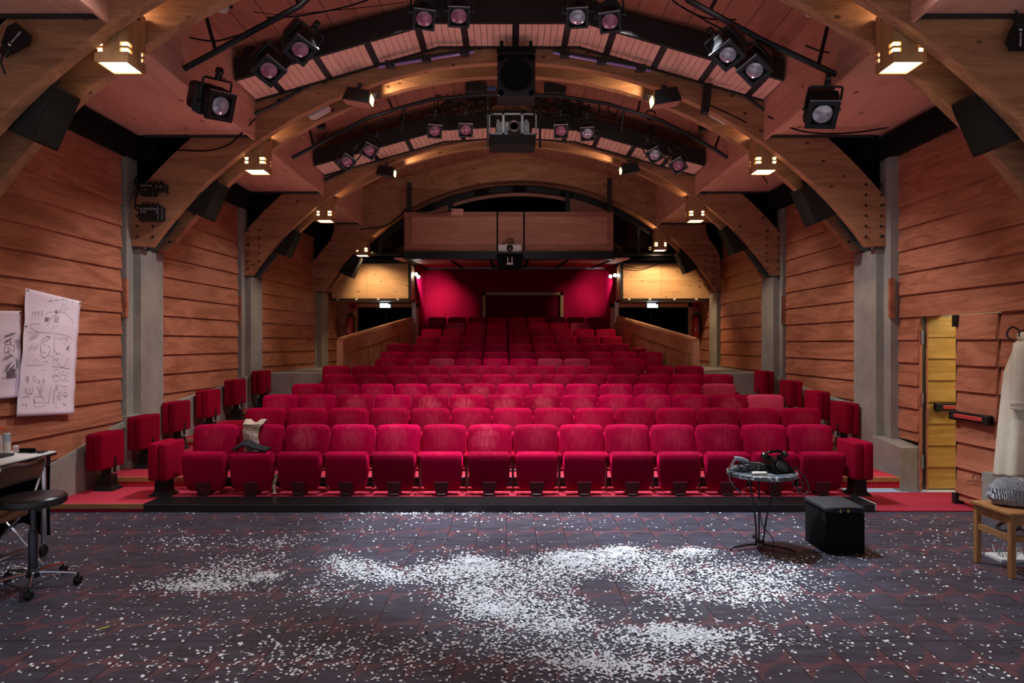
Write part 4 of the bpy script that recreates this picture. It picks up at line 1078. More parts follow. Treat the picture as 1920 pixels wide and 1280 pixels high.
# -------- purple fluorescent tubes, emergency fittings
def tube_light(pa, pb, label):
    pa, pb = Vector(pa), Vector(pb); c = (pa+pb)/2; d = pb-pa
    g = thing('tube_light', c, label, 'tube light', 'fluorescent tubes above the second arch')
    m = M(); m.tube([pa-c, pb-c], .016, 10); m.build('tube', 'tube', g)
    m = M(); n = Vector((0, .03, .035)); m.tube([pa-c+n, pb-c+n], .03, 6)
    for t in (.12, .5, .9): p = pa-c+d*t; m.rbox(p.x-.06, p.x+.06, p.y-.02, p.y+.06, p.z-.025, p.z+.06, .006, 1)
    m.build('batten', 'black', g); return g
tube_light(P(710, 126, 8.60), P(889, 97, 8.60), 'violet fluorescent tube left of the crown of the second arch')
tube_light(P(1037, 99, 8.60), P(1220, 133, 8.60), 'violet fluorescent tube right of the crown of the second arch')
for px, py, rl, sd in ((597, 207, -.62, 'left'), (1352, 216, .62, 'right')):
    p = P(px, py, 9.06)
    g = thing('emergency_light', p, f'clear ribbed emergency light under the second arch on the {sd}', 'emergency light', 'emergency lights', (0, rl*.8, 0))
    m = M(); m.rbox(-.155, .155, -.03, .10, -.04, .04, .015, 2); m.build('cover', 'clear_plastic', g); m = M(); m.box(-.12, .12, .08, .16, -.02, .02); m.build('mount', 'white', g)
    m = M()
    for k in range(2): m.cyl((-.13, .0+.04*k, 0), (.13, .0+.04*k, 0), .009, n=8)
    m.build('tube', 'white', g)
# long black ballast right of the second arch, small boxes, smoke detectors
p = P(1324, 188, 8.62); g = thing('cable_box', p, 'long narrow black box hanging before the right of the second arch', 'box', None, (0, .12, 0))
m = M(); m.rbox(-.045, .045, -.05, .05, -.17, .17, .008, 1); m.build('body', 'black', g); m = M(); m.box(-.05, .05, -.055, .055, .17, .20); m.build('bracket', 'black_metal', g)
for px, py, sd in ((602, 236, 'left'), (1318, 240, 'right')):
    p = P(px, py, 9.8); g = thing('sensor_box', p, f'small black sensor hanging from the ceiling on the {sd} behind the second arch', 'sensor', 'hanging sensors')
    m = M(); m.rbox(-.055, .055, -.05, .05, -.045, .045, .01, 1); m.build('body', 'black', g)
    m = M(); m.tube([(0, 0, .04), (0, 0, EYE+4.25-.25*abs(p.x)-p.z)], .008, 6); m.build('hanging_stem', 'black', g)
for px, py, sd in ((417, 12, 'left'), (1521, 19, 'right')):
    p = P(px, py, 6.9); g = thing('smoke_detector', p, f'white and black detector on the ceiling at the upper {sd}', 'detector', 'ceiling detectors')
    m = M(); m.lathe([(0, -.055), (.05, -.05), (.065, -.02), (.065, 0)], n=18); m.build('white_base', 'offwhite', g)
    m = M(); m.rbox(-.03, .085, -.04, .06, .0, .06, .01, 1); m.tube([(.03, 0, .05), (.03, 0, EYE+4.28-.25*abs(p.x)-p.z)], .008, 6); m.build('bracket', 'black', g)

# antenna paddle with maker's lettering, upper left and right
def lettering(body, size, parent, loc, rot, mat='white', name='lettering'):
    c = bpy.data.curves.new(name, 'FONT'); c.body = body; c.size = size; c.extrude = .0008; c.align_x = 'CENTER'; c.align_y = 'CENTER'
    t_ = bpy.data.objects.new(name, c); COL.objects.link(t_); bpy.context.view_layer.update()
    me = bpy.data.meshes.new_from_object(t_.evaluated_get(bpy.context.evaluated_depsgraph_get())); bpy.data.objects.remove(t_)
    me.materials.clear(); me.materials.append(MATS[mat]); o = bpy.data.objects.new(name, me); COL.objects.link(o); o.parent = parent; o.location = loc; o.rotation_euler = rot; return o
for px, py, sd, ry in ((27, 76, 'left', -.85), (1912, 68, 'right', 1.6)):
    p = P(px, py, 5.5); g = thing('antenna_paddle', p, f'black antenna paddle with white lettering at the upper {sd}', 'antenna', 'antenna paddles', (0, ry, 0))
    m = M(); m.prism([(-.09, -.06), (-.09, .06), (.05, .115), (.12, .08), (.12, -.08), (.05, -.115)], -.008, .008, 'Y'); m.bevel(.003, 1); m.build('paddle', 'black_metal', g)
    m = M(); m.rbox(-.15, -.075, -.02, .02, -.04, .04, .008, 1); m.tube([(-.14, 0, 0), (-.20, 0, -.03), (-.26, 0.03, -.1)], .008, 6); m.build('mount', 'black', g)
    lettering('SENNHEISER', .021, g, (.03, -.0095, 0), (PI/2, 0, 0))
    m = M(); m.box(-.058, -.042, -.0095, -.008, -.012, .012); m.build('emblem', 'white', g)

# dimmer boxes on the left of the second arch
for i, (pxa, pya, pxb, pyb) in enumerate(((260, 342, 309, 363), (259, 383, 302, 413))):
    a, b = P(pxa, pya, 8.68), P(pxb, pyb, 8.68); c = (a+b)/2; w, h = (b.x-a.x)/2, (a.z-b.z)/2
    g = thing('connection_box', c, ('upper' if i == 0 else 'lower') + ' black connection box with small labels on the left of the second arch', 'box', 'connection boxes on the arch')
    m = M()
    if i == 0: m.rbox(-w, .12*w, 0, .12, -h*1.2, h, .008, 1); m.rbox(.0, w, .0, .10, -h*.55, h*.9, .008, 1)
    else: m.rbox(-w, w*.75, 0, .12, -h, h, .008, 1); m.rbox(w*.7, w, .02, .12, -h, h*.8, .008, 1)
    m.build('housing', 'black', g)
    m = M()
    n = 4 if i == 0 else 6
    for k in range(n): m.box(-w*.82+k*.045*(.9 if i else .8), -w*.82+.028+k*.045*(.9 if i else .8), -.004, 0, h*.30, h*.55)
    if i == 0: m.box(.3*w, .42*w, -.004, 0, .1*h, .45*h); m.box(.6*w, .75*w, -.004, 0, .1*h, .45*h); m.box(-w*.6, -w*.45, -.004, 0, -.4*h, -.2*h)
    else:
        for k in (0, 1, 5): m.box(-w*.82+k*.04, -w*.82+.028+k*.04, -.004, 0, -.05*h, .18*h)
    m.build('label_strips', 'grey', g)
    m = M()
    for k in range(4): q = M(); q.lathe([(0, .03), (.012, .03), (.014, 0)], (-w*.7+k*w*.42, .05, h), 8); q.build('plug', 'black_soft', g)
    m.tube(smoothpath([(-w*.9, .03, h*.2), (-w*1.2, .0, h*.4), (-w*1.35, .02, h*1.4), (-w*1.1, .03, h*2.6)]), .009, 6)
    m.build('lead', 'black_soft', g)

# -------- loose cables
CN = [0]
def cable(pts, label, r=.008, mat='black_soft', group='cables strung under the ceiling', name='hanging_cable'):
    m = M(); m.tube(smoothpath(pts, 6), r, 6); o = m.build(name, mat); tag(o, label, 'cable', group); return o
def pc(lst, Y): return [P(a, b, Y) for a, b in lst]
cable(pc([(280, 0), (322, 58), (345, 68), (400, 77), (440, 68), (470, 58)], 7.0), 'black cable looping from the ceiling to the left end of the front bar')
cable(pc([(1655, 0), (1612, 78), (1600, 90), (1575, 100), (1540, 96), (1510, 85)], 7.0), 'black cable with an inline plug at the right of the front bar', .008)
cable(pc([(500, 33), (560, 30), (640, 15), (690, 0)], 7.3), 'black cable hanging along the left half of the front bar, upper one')
cable(pc([(1260, 0), (1290, 20), (1330, 35), (1380, 37)], 7.3), 'black cable hanging along the right half of the front bar, upper one')
cable(pc([(1265, 5), (1300, 25), (1340, 48), (1372, 62)], 7.3), 'black cable hanging to the third lantern from the right')
cable(pc([(475, 22), (530, 28), (600, 22), (700, 12), (760, 4)], 7.25), 'thin wire strung along the left of the front bar', .004)
cable(pc([(330, 281), (390, 282), (430, 270), (462, 240), (478, 222)], 8.6), 'black cable hanging between the left pillar and the second arch', .010)
cable(pc([(1440, 218), (1500, 245), (1580, 250), (1680, 235), (1760, 200)], 8.5), 'black cable slung from the short bar to the right wall head', .010)
cable(pc([(514, 297), (530, 308), (545, 306), (560, 300)], 10.9), 'black cable at the left end of the second lighting bar')
cable(pc([(1380, 308), (1420, 320), (1440, 345)], 10.9), 'black cable trailing off the right end of the second bar')
cable(pc([(675, 430), (720, 424), (745, 408), (762, 391)], 15.1), 'black cable draped along the last arch to the booth', .012)
cable(pc([(762, 392), (800, 400), (840, 397), (850, 393)], 14.9), 'black cable lying along the top of the booth parapet', .010)
cable(pc([(1170, 499), (1200, 503), (1235, 494), (1245, 490)], 16.3), 'thin black cable across the top of the right maple box', .010)
cable(pc([(1320, 192), (1370, 215), (1400, 230)], 8.6), 'black cable sagging below the short bar on the right of the second arch')
for k in range(14):
    a = R.uniform(0, 1); x0 = 900+R.uniform(-70, 50); y0 = 180+R.uniform(-6, 10)
    pts = [(x0, y0)]
    for j in range(4): pts.append((x0+R.uniform(-26, 30)+(j*6), y0+R.uniform(-6, 34)))
    cable([P(a, b, 10.40+k*.022) for a, b in pts], 'black cable in the tangle on the left around the crown of the second bar', .008, group='cable tangle left of the ceiling projector')
for k in range(14):
    x0 = 1020+R.uniform(-40, 70); y0 = 184+R.uniform(-6, 10); pts = [(x0, y0)]
    for j in range(4): pts.append((x0+R.uniform(-30, 34)+(j*6), y0+R.uniform(-4, 34)))
    cable([P(a, b, 10.40+k*.022) for a, b in pts], 'black cable in the tangle on the right around the crown of the second bar', .008, group='cable tangle right of the ceiling projector')
for k, (px, py) in enumerate(((838, 200), (760, 222), (1010, 196), (1070, 205), (1220, 215), (1268, 275), (1150, 205), (470, 100), (1440, 120))):
    Y = 7.05 if py in (100, 120) else 10.36
    c = P(px, py, Y); rr = .07; pts = [c + Vector((rr*math.cos(t)*(1+.2*math.sin(3*t)), 0.012*t/PI, rr*math.sin(t))) for t in np.linspace(0, 4*PI, 22)]
    where = ['left of the projector, by the third lantern', 'left of the second bar, between lanterns', 'right of the projector, by the fifth lantern', 'right of the projector, by the sixth lantern', 'above the seventh lantern of the second bar', 'above the last lantern of the second bar', 'under the right part of the second bar', 'at the left of the front bar', 'at the right of the front bar'][k]
    cable(pts, f'coil of black cable hanging {where}', .007, group='coils of cable on the lighting bars', name='hanging_cable_coil')
for k, (px, py, Y, w) in enumerate(((893, 166, 10.9, 'left'), (1040, 168, 10.9, 'right'))):
    p = P(px, py, Y); g = thing('power_box', p, f'black power box hung behind the {w} of the loudspeaker', 'box', 'power boxes behind the loudspeaker')
    m = M(); m.rbox(-.17, .17, -.08, .08, -.08, .08, .012, 1); m.build('housing', 'black', g); m = M(); m.box(-.02, .02, -.02, .02, .08, .5); m.build('hanger', 'black_metal', g)
p = P(921, 166, 10.85); g = thing('blue_plug', p, 'small blue plug beside the loudspeaker in the cable tangle', 'plug'); m = M(); m.rbox(-.07, .07, -.03, .03, -.03, .03, .012, 2); m.build('body', 'blue', g); m = M(); m.cyl((-.07, 0, 0), (-.12, 0, .03), .02, n=8); m.build('pin_end', 'grey', g)

# -------- small spots on the velvet wall, exit signs, extinguishers
for s, pts in ((-1, ((780, 514), (784.5, 519))), (1, ((1144.5, 518), (1153, 516)))):
    for i, (px, py) in enumerate(pts):
        p = P(px, py, 17.15); g = thing('wall_spot', p, f'small bright spot by the {"left" if s < 0 else "right"} edge of the velvet wall, {"upper" if (i == 0) == (s < 0) else "lower"} one', 'spotlight', 'small spots lighting the velvet wall')
        m = M(); m.lathe([(.045, 0), (.05, .09), (.03, .12), (0, .12)], (0, 0, 0), 16, 'Y'); m.build('can', 'black', g)
        m = M(); m.lathe([(0, -.01), (.042, -.004), (.042, .0)], (0, 0, 0), 16, 'Y'); m.build('bulb', 'spot_glow', g)
        m = M(); m.tube([(0, .06, 0), (s*.05, .06, .06)], .012, 6); m.build('arm', 'black', g)
for px, sd in ((722, 'left'), (1223.5, 'right')):
    a = P(px, 572, 17.3)
    g = thing('exit_sign', a, f'glowing blue-white exit sign above the {sd} exit door', 'exit sign', 'exit signs')
    m = M(); m.rbox(-.145, .145, 0, .06, -.07, .05, .01, 2); m.build('housing', 'white', g)
    m = M(); m.box(-.13, .13, -.006, 0, -.06, .045); m.build('lit_panel', 'exit_glow', g, False)
    m = M()
    m.tube([(-.02, -.008, .02), (-.03, -.008, -.01), (-.015, -.008, -.045)], .006, 5); m.tube([(-.03, -.008, -.01), (-.05, -.008, -.03), (-.06, -.008, -.02)], .006, 5); m.lathe([(0, -.009), (.009, -.009), (.009, -.006)], (-.015, 0, .033), 8, 'Y'); m.box(.03, .08, -.009, -.006, -.012, -.002); m.prism([(.08, -.02), (.08, .006), (.1, -.007)], -.009, -.006, 'Y')
    m.build('running_figure', 'white', g)
    m = M(); m.box(.08, .15, -.012, .0, .02, .06); m.build('clip', 'black', g)
for s, px in ((-1, 656), (1, 1305)):
    p = P(px, 632, 17.2)
    g = thing('fire_extinguisher', p, f'red fire extinguisher on the wall beside the {"left" if s < 0 else "right"} exit door', 'fire extinguisher', 'fire extinguishers')
    m = M(); m.lathe([(0, 0), (.085, 0), (.09, .02), (.09, .40), (.075, .46), (.035, .50), (.03, .53), (0, .53)], n=20); m.build('cylinder', 'red_paint', g); m = M(); m.box(-.04, .04, .08, .2, .25, .5); m.build('wall_mount', 'black', g)
    m = M(); m.rbox(-.05, .06, -.03, .03, .53, .58, .01, 1); m.tube([(-.05, 0, .57), (.07, 0, .62)], .012, 6); m.build('valve', 'black', g)
    m = M(); m.tube(smoothpath([(.04, 0, .56), (.13, -.02, .5), (.13, -.03, .3), (.12, -.03, .1)]), .014, 8); m.build('hose', 'black', g)
    m = M(); m.tube(smoothpath([(.05, -.092, .1), (.02, -.094, .14), (.045, -.092, .22), (.01, -.094, .30), (-.05, -.088, .28)]), .008, 6); m.box(-.05, -.02, -.092, -.086, .12, .24); m.build('white_marking', 'offwhite', g)
    g2 = thing('extinguisher_sign', (p.x+.06, 17.3, p.z+.80), f'round red sign above the extinguisher by the {"left" if s < 0 else "right"} exit', 'sign', 'round red signs')
    m = M(); m.lathe([(0, -.008), (.11, -.008), (.11, .0)], (0, 0, 0), 24, 'Y'); m.build('disc', 'red_paint', g2)
    m = M(); m.lathe([(.05, -.0095), (.055, -.0095), (.055, -.008)], (0, 0, 0), 16, 'Y'); m.box(-.012, .012, -.0095, -.008, -.03, .03); m.build('emblem', 'dark_red', g2)
for px, k in ((502, 6), (1412, 6)):
    s = -1 if px < 955 else 1; p = W(px, 720 if s > 0 else 720.5, (-4.55 if s < 0 else 4.76))
    g = thing('wall_socket', p, f'white socket low on the plinth at the top of the {"left" if s < 0 else "right"} aisle', 'socket', 'sockets on the plinths')
    m = M(); m.rbox(-.012, .012, -.04, .04, -.05, .05, .006, 1); m.build('plate', 'white', g); m = M(); m.lathe([(0, -.016*1), (.02, -.016), (.02, 0)], (0, 0, 0), 12, 'X'); m.build('hole', 'black', g)
# ================================================================== THINGS ON THE STAGE, LEFT
XP = -4.872
def paper(name, corners, X, wave, label):
    """sheet pinned to the board wall; corners tl, tr, br, bl in picture units projected to the wall plane"""
    tl, tr, br, bl = [W(a, b, X) for a, b in corners]
    def pt(u, v, d=0):
        p = tl*(1-u)*(1-v) + tr*u*(1-v) + br*u*v + bl*(1-u)*v
        bend = wave*(.010*math.sin(3.3*v+2*u) + .004*math.sin(9*u+5*v)) + .016*abs(((v*4) % 1)-.5) + .010*abs(((u*2) % 1)-.5) + .02*max(0, v-.9)*u
        return Vector((p.x + bend + d, p.y, p.z))
    NU, NV = 17, 33; m = M()
    v = [pt(i/(NU-1), j/(NV-1)) for j in range(NV) for i in range(NU)]
    m.faces(v, [(j*NU+i, j*NU+i+1, (j+1)*NU+i+1, (j+1)*NU+i) for j in range(NV-1) for i in range(NU-1)])
    g = thing(name, pt(.5, .5), label, 'paper', None)
    o = m.build('sheet', 'paper', g); o.matrix_parent_inverse = Matrix.Translation(-g.location)
    o.modifiers.new('thick', 'SOLIDIFY').thickness = .0012
    # picture position -> sheet uv by Newton on the bilinear map
    C = [Vector(c) for c in corners]
    def uv(px, py):
        u, w = .5, .5
        for _ in range(8):
            f = C[0]*(1-u)*(1-w)+C[1]*u*(1-w)+C[2]*u*w+C[3]*(1-u)*w - Vector((px, py))
            fu = (C[1]-C[0])*(1-w)+(C[2]-C[3])*w; fv = (C[3]-C[0])*(1-u)+(C[2]-C[1])*u
            det = fu.x*fv.y-fu.y*fv.x; u -= (f.x*fv.y-f.y*fv.x)/det; w -= (fu.x*f.y-fu.y*f.x)/det
        return u, w
    def draw(strokes, mat, r, nm):
        mm = M()
        for s in strokes:
            if len(s) < 2: continue
            P3 = [pt(*uv(*q), .0022) for q in s]
            P3 = smoothpath(P3, 3) if len(P3) > 2 else P3
            for a, b in zip(P3, P3[1:]):
                d = b-a
                if d.length < 1e-5: continue
                n = Vector((1, 0, 0)).cross(d).normalized()*r
                mm.faces([a+n, a-n, b-n, b+n], [(0, 1, 2, 3)])
        q = mm.build(nm, mat, g, False); q.matrix_parent_inverse = Matrix.Translation(-g.location)
    return g, draw, pt
def A(*l): return [(x/9.847, 530+y/9.847) for x, y in l]
def B(*l): return [(x/9.14, 650+y/9.14) for x, y in l]
def ell(f, cx, cy, rx, ry, n=14, a0=0, a1=2*PI): return f(*[(cx+rx*math.cos(a0+(a1-a0)*i/n), cy+ry*math.sin(a0+(a1-a0)*i/n)) for i in range(n+1)])
g, draw, pt = paper('sketch_picture', [(46, 540), (148, 565), (138, 776), (29.5, 781)], XP, 1, 'large creased paper with ink storyboard sketches pinned on the left board wall')
hatch = [A((495+28*i, 1085-12*i), (560+30*i, 950-6*i)) for i in range(5)] + [A((480+60*i, 1260), (560+55*i, 1130)) for i in range(3)]
hatch2 = [A((925+16*i, 740), (950+16*i, 620)) for i in range(6)] + [A((760+14*i, 720), (790+14*i, 640)) for i in range(6)] + [A((1190+12*i, 1240), (1225+10*i, 1170)) for i in range(4)]
draw(hatch + [
    A((500, 800), (545, 765), (640, 765), (690, 745)), A((505, 805), (530, 850), (650, 910)), A((475, 925), (560, 928), (650, 915), (850, 930), (1000, 945), (1140, 970), (1290, 1025)),
    A((770, 600), (830, 550), (900, 540), (980, 535), (1100, 545), (1200, 590), (1260, 660), (1310, 760)), A((950, 970), (945, 1100), (935, 1280)), A((1010, 1010), (1040, 1050), (1100, 1040), (1130, 1015), (1170, 1045), (1210, 1035)),
    A((1200, 1030), (1185, 1100), (1150, 1150)), A((1095, 530), (1100, 395), (1150, 395)), A((1135, 540), (1140, 410)), A((1175, 500), (1185, 455), (1200, 490)),
    B((440, 75), (520, 0)), B((530, 75), (590, 0)), B((415, 330), (520, 328), (640, 320), (860, 345), (1000, 355), (1200, 388)), B((865, 0), (862, 180), (865, 310)), B((540, 270), (580, 225), (625, 260)), B((690, 275), (735, 250), (775, 280)), B((760, 180), (800, 150), (850, 200)),
    B((925, 200), (950, 300), (1050, 355), (1110, 310), (1150, 200)), B((860, 215), (920, 235), (940, 190)),
    ell(B, 930, 500, 68, 110), B((820, 515), (990, 510)), B((1000, 640), (1060, 690), (1130, 680)), B((1010, 575), (1100, 590), (1170, 585)), B((830, 690), (815, 800), (800, 985)), B((725, 955), (800, 965)),
    B((560, 1020), (640, 1030), (715, 1020)), B((715, 890), (710, 1015)), B((550, 880), (560, 1010)), B((560, 870), (620, 855), (700, 860)), B((1080, 960), (1110, 1010), (1140, 950)), B((560, 955), (640, 965), (690, 955))], 'ink_soft', .002, 'pencil_lines')
draw(hatch2 + [ell(A, 985, 530, 20, 26), ell(A, 985, 530, 10, 14), A((1045, 475), (1050, 520), (1010, 560), (960, 560)), A((880, 690), (910, 620), (960, 600), (1000, 590)),
    *[A((535+60*i, 690-10*i), (540+60*i, 600-12*i), (565+55*i, 540-8*i), (590+50*i, 600)) for i in range(4)], ell(A, 795, 680, 24, 40), ell(A, 800, 665, 14, 26), A((840, 640), (860, 660), (850, 750)), A((800, 790), (820, 770), (830, 740)), A((960, 815), (990, 790)), A((905, 860), (920, 790)),
    A((820, 330), (850, 345), (870, 310), (890, 350), (905, 315), (925, 345)), A((950, 300), (965, 325), (985, 300), (1005, 325), (1030, 310)), A((1060, 300), (1080, 310), (1095, 285), (1110, 310), (1130, 300)), A((1150, 310), (1190, 315)), A((1270, 350), (1310, 355)),
    A((740, 1160), (765, 1155), (775, 1165)), A((815, 1165), (845, 1185), (858, 1205)), A((700, 1280), (700, 1150), (740, 1060), (830, 1000), (860, 1030)), A((810, 990), (870, 1010), (840, 1035)), A((730, 1120), (850, 1040)),
    B((645, 0), (650, 130), (700, 195), (770, 130), (810, 30)), B((670, 115), (700, 105), (725, 118)), B((690, 90), (700, 60)), B((880, 70), (905, 110), (890, 140), (940, 115), (985, 140)), B((1040, 140), (1055, 155)), B((1090, 20), (1130, 70), (1180, 60)),
    ell(B, 435, 565, 26, 55), ell(B, 550, 555, 24, 45), ell(B, 617, 600, 20, 28), ell(B, 695, 590, 17, 26), ell(B, 437, 565, 12, 30), B((590, 465), (605, 435)), B((630, 425), (645, 410)), B((665, 415), (685, 405)), B((705, 405), (725, 395)),
    B((420, 720), (430, 805), (515, 805), (520, 700)), B((470, 720), (470, 800)), B((400, 720), (405, 790)), B((370, 875), (460, 855), (465, 890)), B((640, 640), (650, 820), (650, 870)), B((690, 620), (680, 720), (660, 820)), B((590, 690), (620, 740), (640, 820)), B((545, 890), (570, 960), (550, 975)), B((690, 870), (710, 900)),
    B((375, 985), (378, 1020)), B((390, 985), (380, 1000)), B((415, 990), (430, 985), (418, 1003), (437, 1010), (420, 1025)), ell(B, 937, 690, 20, 30), B((900, 740), (895, 960), (905, 975)), B((960, 740), (905, 745)), ell(B, 1010, 820, 26, 40), B((950, 840), (990, 900), (1040, 905)), ell(B, 1110, 825, 26, 38), B((1085, 870), (1145, 830)), B((1090, 750), (1115, 745)), B((930, 1045), (965, 1040)), B((1070, 965), (1085, 1000), (1110, 985)), B((930, 970), (960, 985)),
    B((885, 490), (920, 485), (960, 500)), B((1050, 430), (1090, 440)), B((1120, 455), (1140, 445)), B((1150, 470), (1190, 475)), B((1015, 465), (1030, 475)), B((1040, 480), (1090, 495), (1150, 515)), B((1080, 545), (1125, 560)), B((1030, 500), (1040, 510))], 'ink', .0023, 'ink_lines')
m = M()
for u, v in ((.02, .015), (.97, .02), (.02, .30)):
    p = pt(u, v); m.lathe([(0, .012), (.008, .011), (.008, .004), (.003, 0)], p, 10, 'X')
q = m.build('push_pins', 'black', g); q.matrix_parent_inverse = Matrix.Translation(-g.location)
g, draw, pt = paper('sketch_picture', [(-30, 582), (35.5, 583), (41, 744), (-30, 750)], XP-.022, .6, 'smaller paper sketch with an arrow and a dark hatched drawing, at the left picture edge')
draw([A((40, 1030), (50, 970), (65, 1010), (80, 960), (90, 1000)), A((95, 1000), (105, 955), (120, 990)), A((100, 985), (115, 978)), A((150, 945), (128, 955), (135, 985), (155, 970), (145, 965)), A((160, 975), (160, 935), (178, 930), (165, 955), (182, 960)), A((190, 960), (190, 925), (205, 955)), A((215, 950), (212, 920)), A((240, 915), (225, 925), (243, 935), (230, 945)),
    A((150, 1020), (165, 1110)), A((150, 1095), (166, 1118), (180, 1095)), A((70, 1135), (245, 1165), (215, 1280)), A((70, 1135), (30, 1280)), ell(A, 122, 1205, 9, 12), A((100, 1280), (110, 1245), (125, 1280)), A((145, 1250), (155, 1225)), A((165, 1255), (175, 1225)),
    B((20, 110), (100, 100), (130, 130), (210, 165)), B((30, 540), (240, 300)), B((10, 520), (15, 545), (60, 500)), *[B((0+28*i, 250-14*i), (60+38*i, 150-4*i)) for i in range(4)], *[B((10+30*i, 470-30*i), (90+34*i, 310-18*i)) for i in range(4)], *[B((70, 550-22*i), (250, 470-26*i)) for i in range(7)]], 'ink', .003, 'ink_lines')
draw([*[A((30+14*i, 1120-6*i), (90+20*i, 1060-8*i)) for i in range(6)], *[A((250+9*i, 1080+24*i), (330, 1040+22*i)) for i in range(8)], *[B((250+5*i, 190+30*i), (320-4*i, 260+26*i)) for i in range(6)], *[B((80, 540-14*i), (270, 520-20*i)) for i in range(9)]], 'ink_soft', .003, 'pencil_lines')
m = M(); p = pt(.97, .02); m.lathe([(0, .014), (.009, .012), (.009, .004), (.003, 0)], p, 10, 'X'); q = m.build('push_pins', 'black', g); q.matrix_parent_inverse = Matrix.Translation(-g.location)

# ---- folding table
ZT = .865
g = thing('work_table', (-4.25, 5.0, 0), 'white topped table on castors along the left wall, cluttered with bottles', 'table')
m = M(); m.rbox(-.40, .40, -.85, .80, ZT-.028, ZT, .006, 2); m.build('table_top', 'white', g)
m = M(); m.rbox(-.405, .405, -.855, .805, ZT-.034, ZT-.012, .006, 2); m.box(-.36, .375, -.80, .765, ZT-.12, ZT-.034); m.build('dark_apron', 'purple_dark', g)
for x, y in ((.35, .72), (-.33, .72), (.35, -.76), (-.33, -.76)):
    m = M(); m.cyl((x, y, .10), (x, y, ZT-.04), .021, n=14); q = m.build('leg', 'steel_dark' if y < 0 else 'chrome', g)
    m = M(); m.lathe([(.045, -.012), (.048, 0), (.045, .012)], (x+.01, y-.02, .048), 16, 'X'); m.cyl((x, y, .05), (x, y, .11), .012, n=8); m.build('castor', 'black', q)
m = M(); NU, NV = 14, 10
v = [Vector((-.38+.72*i/(NU-1) , .79+.012*math.sin(i*1.7+j*.3), ZT-.05-.62*j/(NV-1)*(1-.10*math.sin(i*.9)))) for j in range(NV) for i in range(NU)]
m.faces(v, [(j*NU+i, j*NU+i+1, (j+1)*NU+i+1, (j+1)*NU+i) for j in range(NV-1) for i in range(NU-1)])
o = m.build('black_cloth', 'cloth_black'); o.location = (-4.25, 5.03, 0); o.modifiers.new('t', 'SOLIDIFY').thickness = .008
tag(o, 'black cloth hanging down at the far end of the white topped table', 'cloth')
def on(px, py): return G(px, py, ZT)
p = on(5, 848); g = thing('spray_bottle', (-4.30, 5.72, ZT), 'spray bottle with orange trigger head on the left table', 'spray bottle')
m = M(); m.lathe([(0, 0), (.042, 0), (.045, .01), (.045, .12), (.03, .15), (.016, .165), (.016, .18), (0, .18)], n=20); m.build('bottle', 'clear_plastic', g)
m = M(); m.hexa([(-.035, -.014, .18), (.05, -.012, .195), (.05, .012, .195), (-.035, .014, .18), (-.05, -.014, .225), (.045, -.012, .215), (.045, .012, .215), (-.05, .014, .225)]); m.box(.045, .085, -.006, .006, .196, .204); m.hexa([(.012, -.007, .12), (.024, -.007, .12), (.024, .007, .12), (.012, .007, .12), (.01, -.008, .185), (.03, -.008, .185), (.03, .008, .185), (.01, .008, .185)]); m.bevel(.004, 2); m.build('trigger_head', 'orange', g)
g = thing('tissue', (-4.36, 5.70, ZT), 'white folded tissue standing behind the orange spray head', 'tissue'); m = M(); m.hexa([(-.03, -.02, 0), (.05, -.02, 0), (.05, .02, 0), (-.03, .02, 0), (-.01, -.006, .25), (.065, -.004, .255), (.06, .006, .25), (-.01, .006, .24)]); m.bevel(.006, 2); m.build('folded_paper', 'white', g)
g = thing('pump_bottle', (-4.215, 5.60, ZT), 'small clear bottle of pink liquid with white nozzle on the left table', 'bottle')
m = M(); m.lathe([(0, 0), (.030, 0), (.033, .008), (.033, .085), (.022, .11), (.015, .115), (0, .115)], n=20); m.build('bottle', 'clear_plastic', g)
m = M(); m.lathe([(.017, .112), (.017, .128), (.010, .134), (.006, .158), (.004, .172), (0, .172)], n=14); m.build('nozzle', 'white', g)
m = M(); m.lathe([(.0335, .004), (.0345, .005), (.0345, .012), (.0335, .013)], n=20); m.build('red_band', 'red_paint', g)
g = thing('spray_can', (-4.165, 5.66, ZT), 'slim grey cylindrical can beside the clear bottle on the left table', 'can')
m = M(); m.lathe([(0, 0), (.026, 0), (.027, .004), (.027, .098), (.026, .102), (.0, .102)], n=22); m.build('body', 'offwhite', g)
m = M(); m.lathe([(.0275, .10), (.0275, .165), (.025, .168), (0, .168)], n=22); m.build('cap', 'silver', g)
g = thing('small_jar', (-4.12, 5.70, ZT), 'tiny glass jar right of the grey can on the left table', 'jar'); m = M(); m.lathe([(0, 0), (.018, 0), (.018, .045), (0, .045)], n=14); m.build('glass', 'clear_plastic', g); m = M(); m.lathe([(.019, .045), (.019, .06), (0, .06)], n=14); m.build('lid', 'white', g)
g = thing('tablet', (-4.29, 5.47, ZT), 'flat dark grey tablet lying on the left table', 'tablet', None, (0, 0, -.05)); m = M(); m.rbox(-.26, .26, -.11, .10, 0, .022, .008, 2); m.build('body', 'steel_dark', g); m = M(); m.box(-.24, .24, -.09, .085, .022, .0225); m.build('screen', 'cushion', g)
g = thing('hair_brush', (-4.02, 5.70, ZT), 'black bristle brush on the far end of the left table', 'brush'); m = M(); m.rbox(-.065, .06, -.02, .02, .012, .038, .01, 2); m.build('bristles', 'cloth_black', g); m = M(); m.rbox(-.07, .065, -.022, .022, .0, .014, .005, 2); m.build('back', 'black', g)
g = thing('sunglasses', (-3.935, 5.68, ZT), 'black sunglasses lying beside the brush on the left table', 'sunglasses'); m = M()
for sx_ in (-1, 1): m.lathe([(0, .012), (.026, .01), (.028, 0), (0, 0)], (sx_*.034, 0, .004), 16, 'Z', 1, .8)
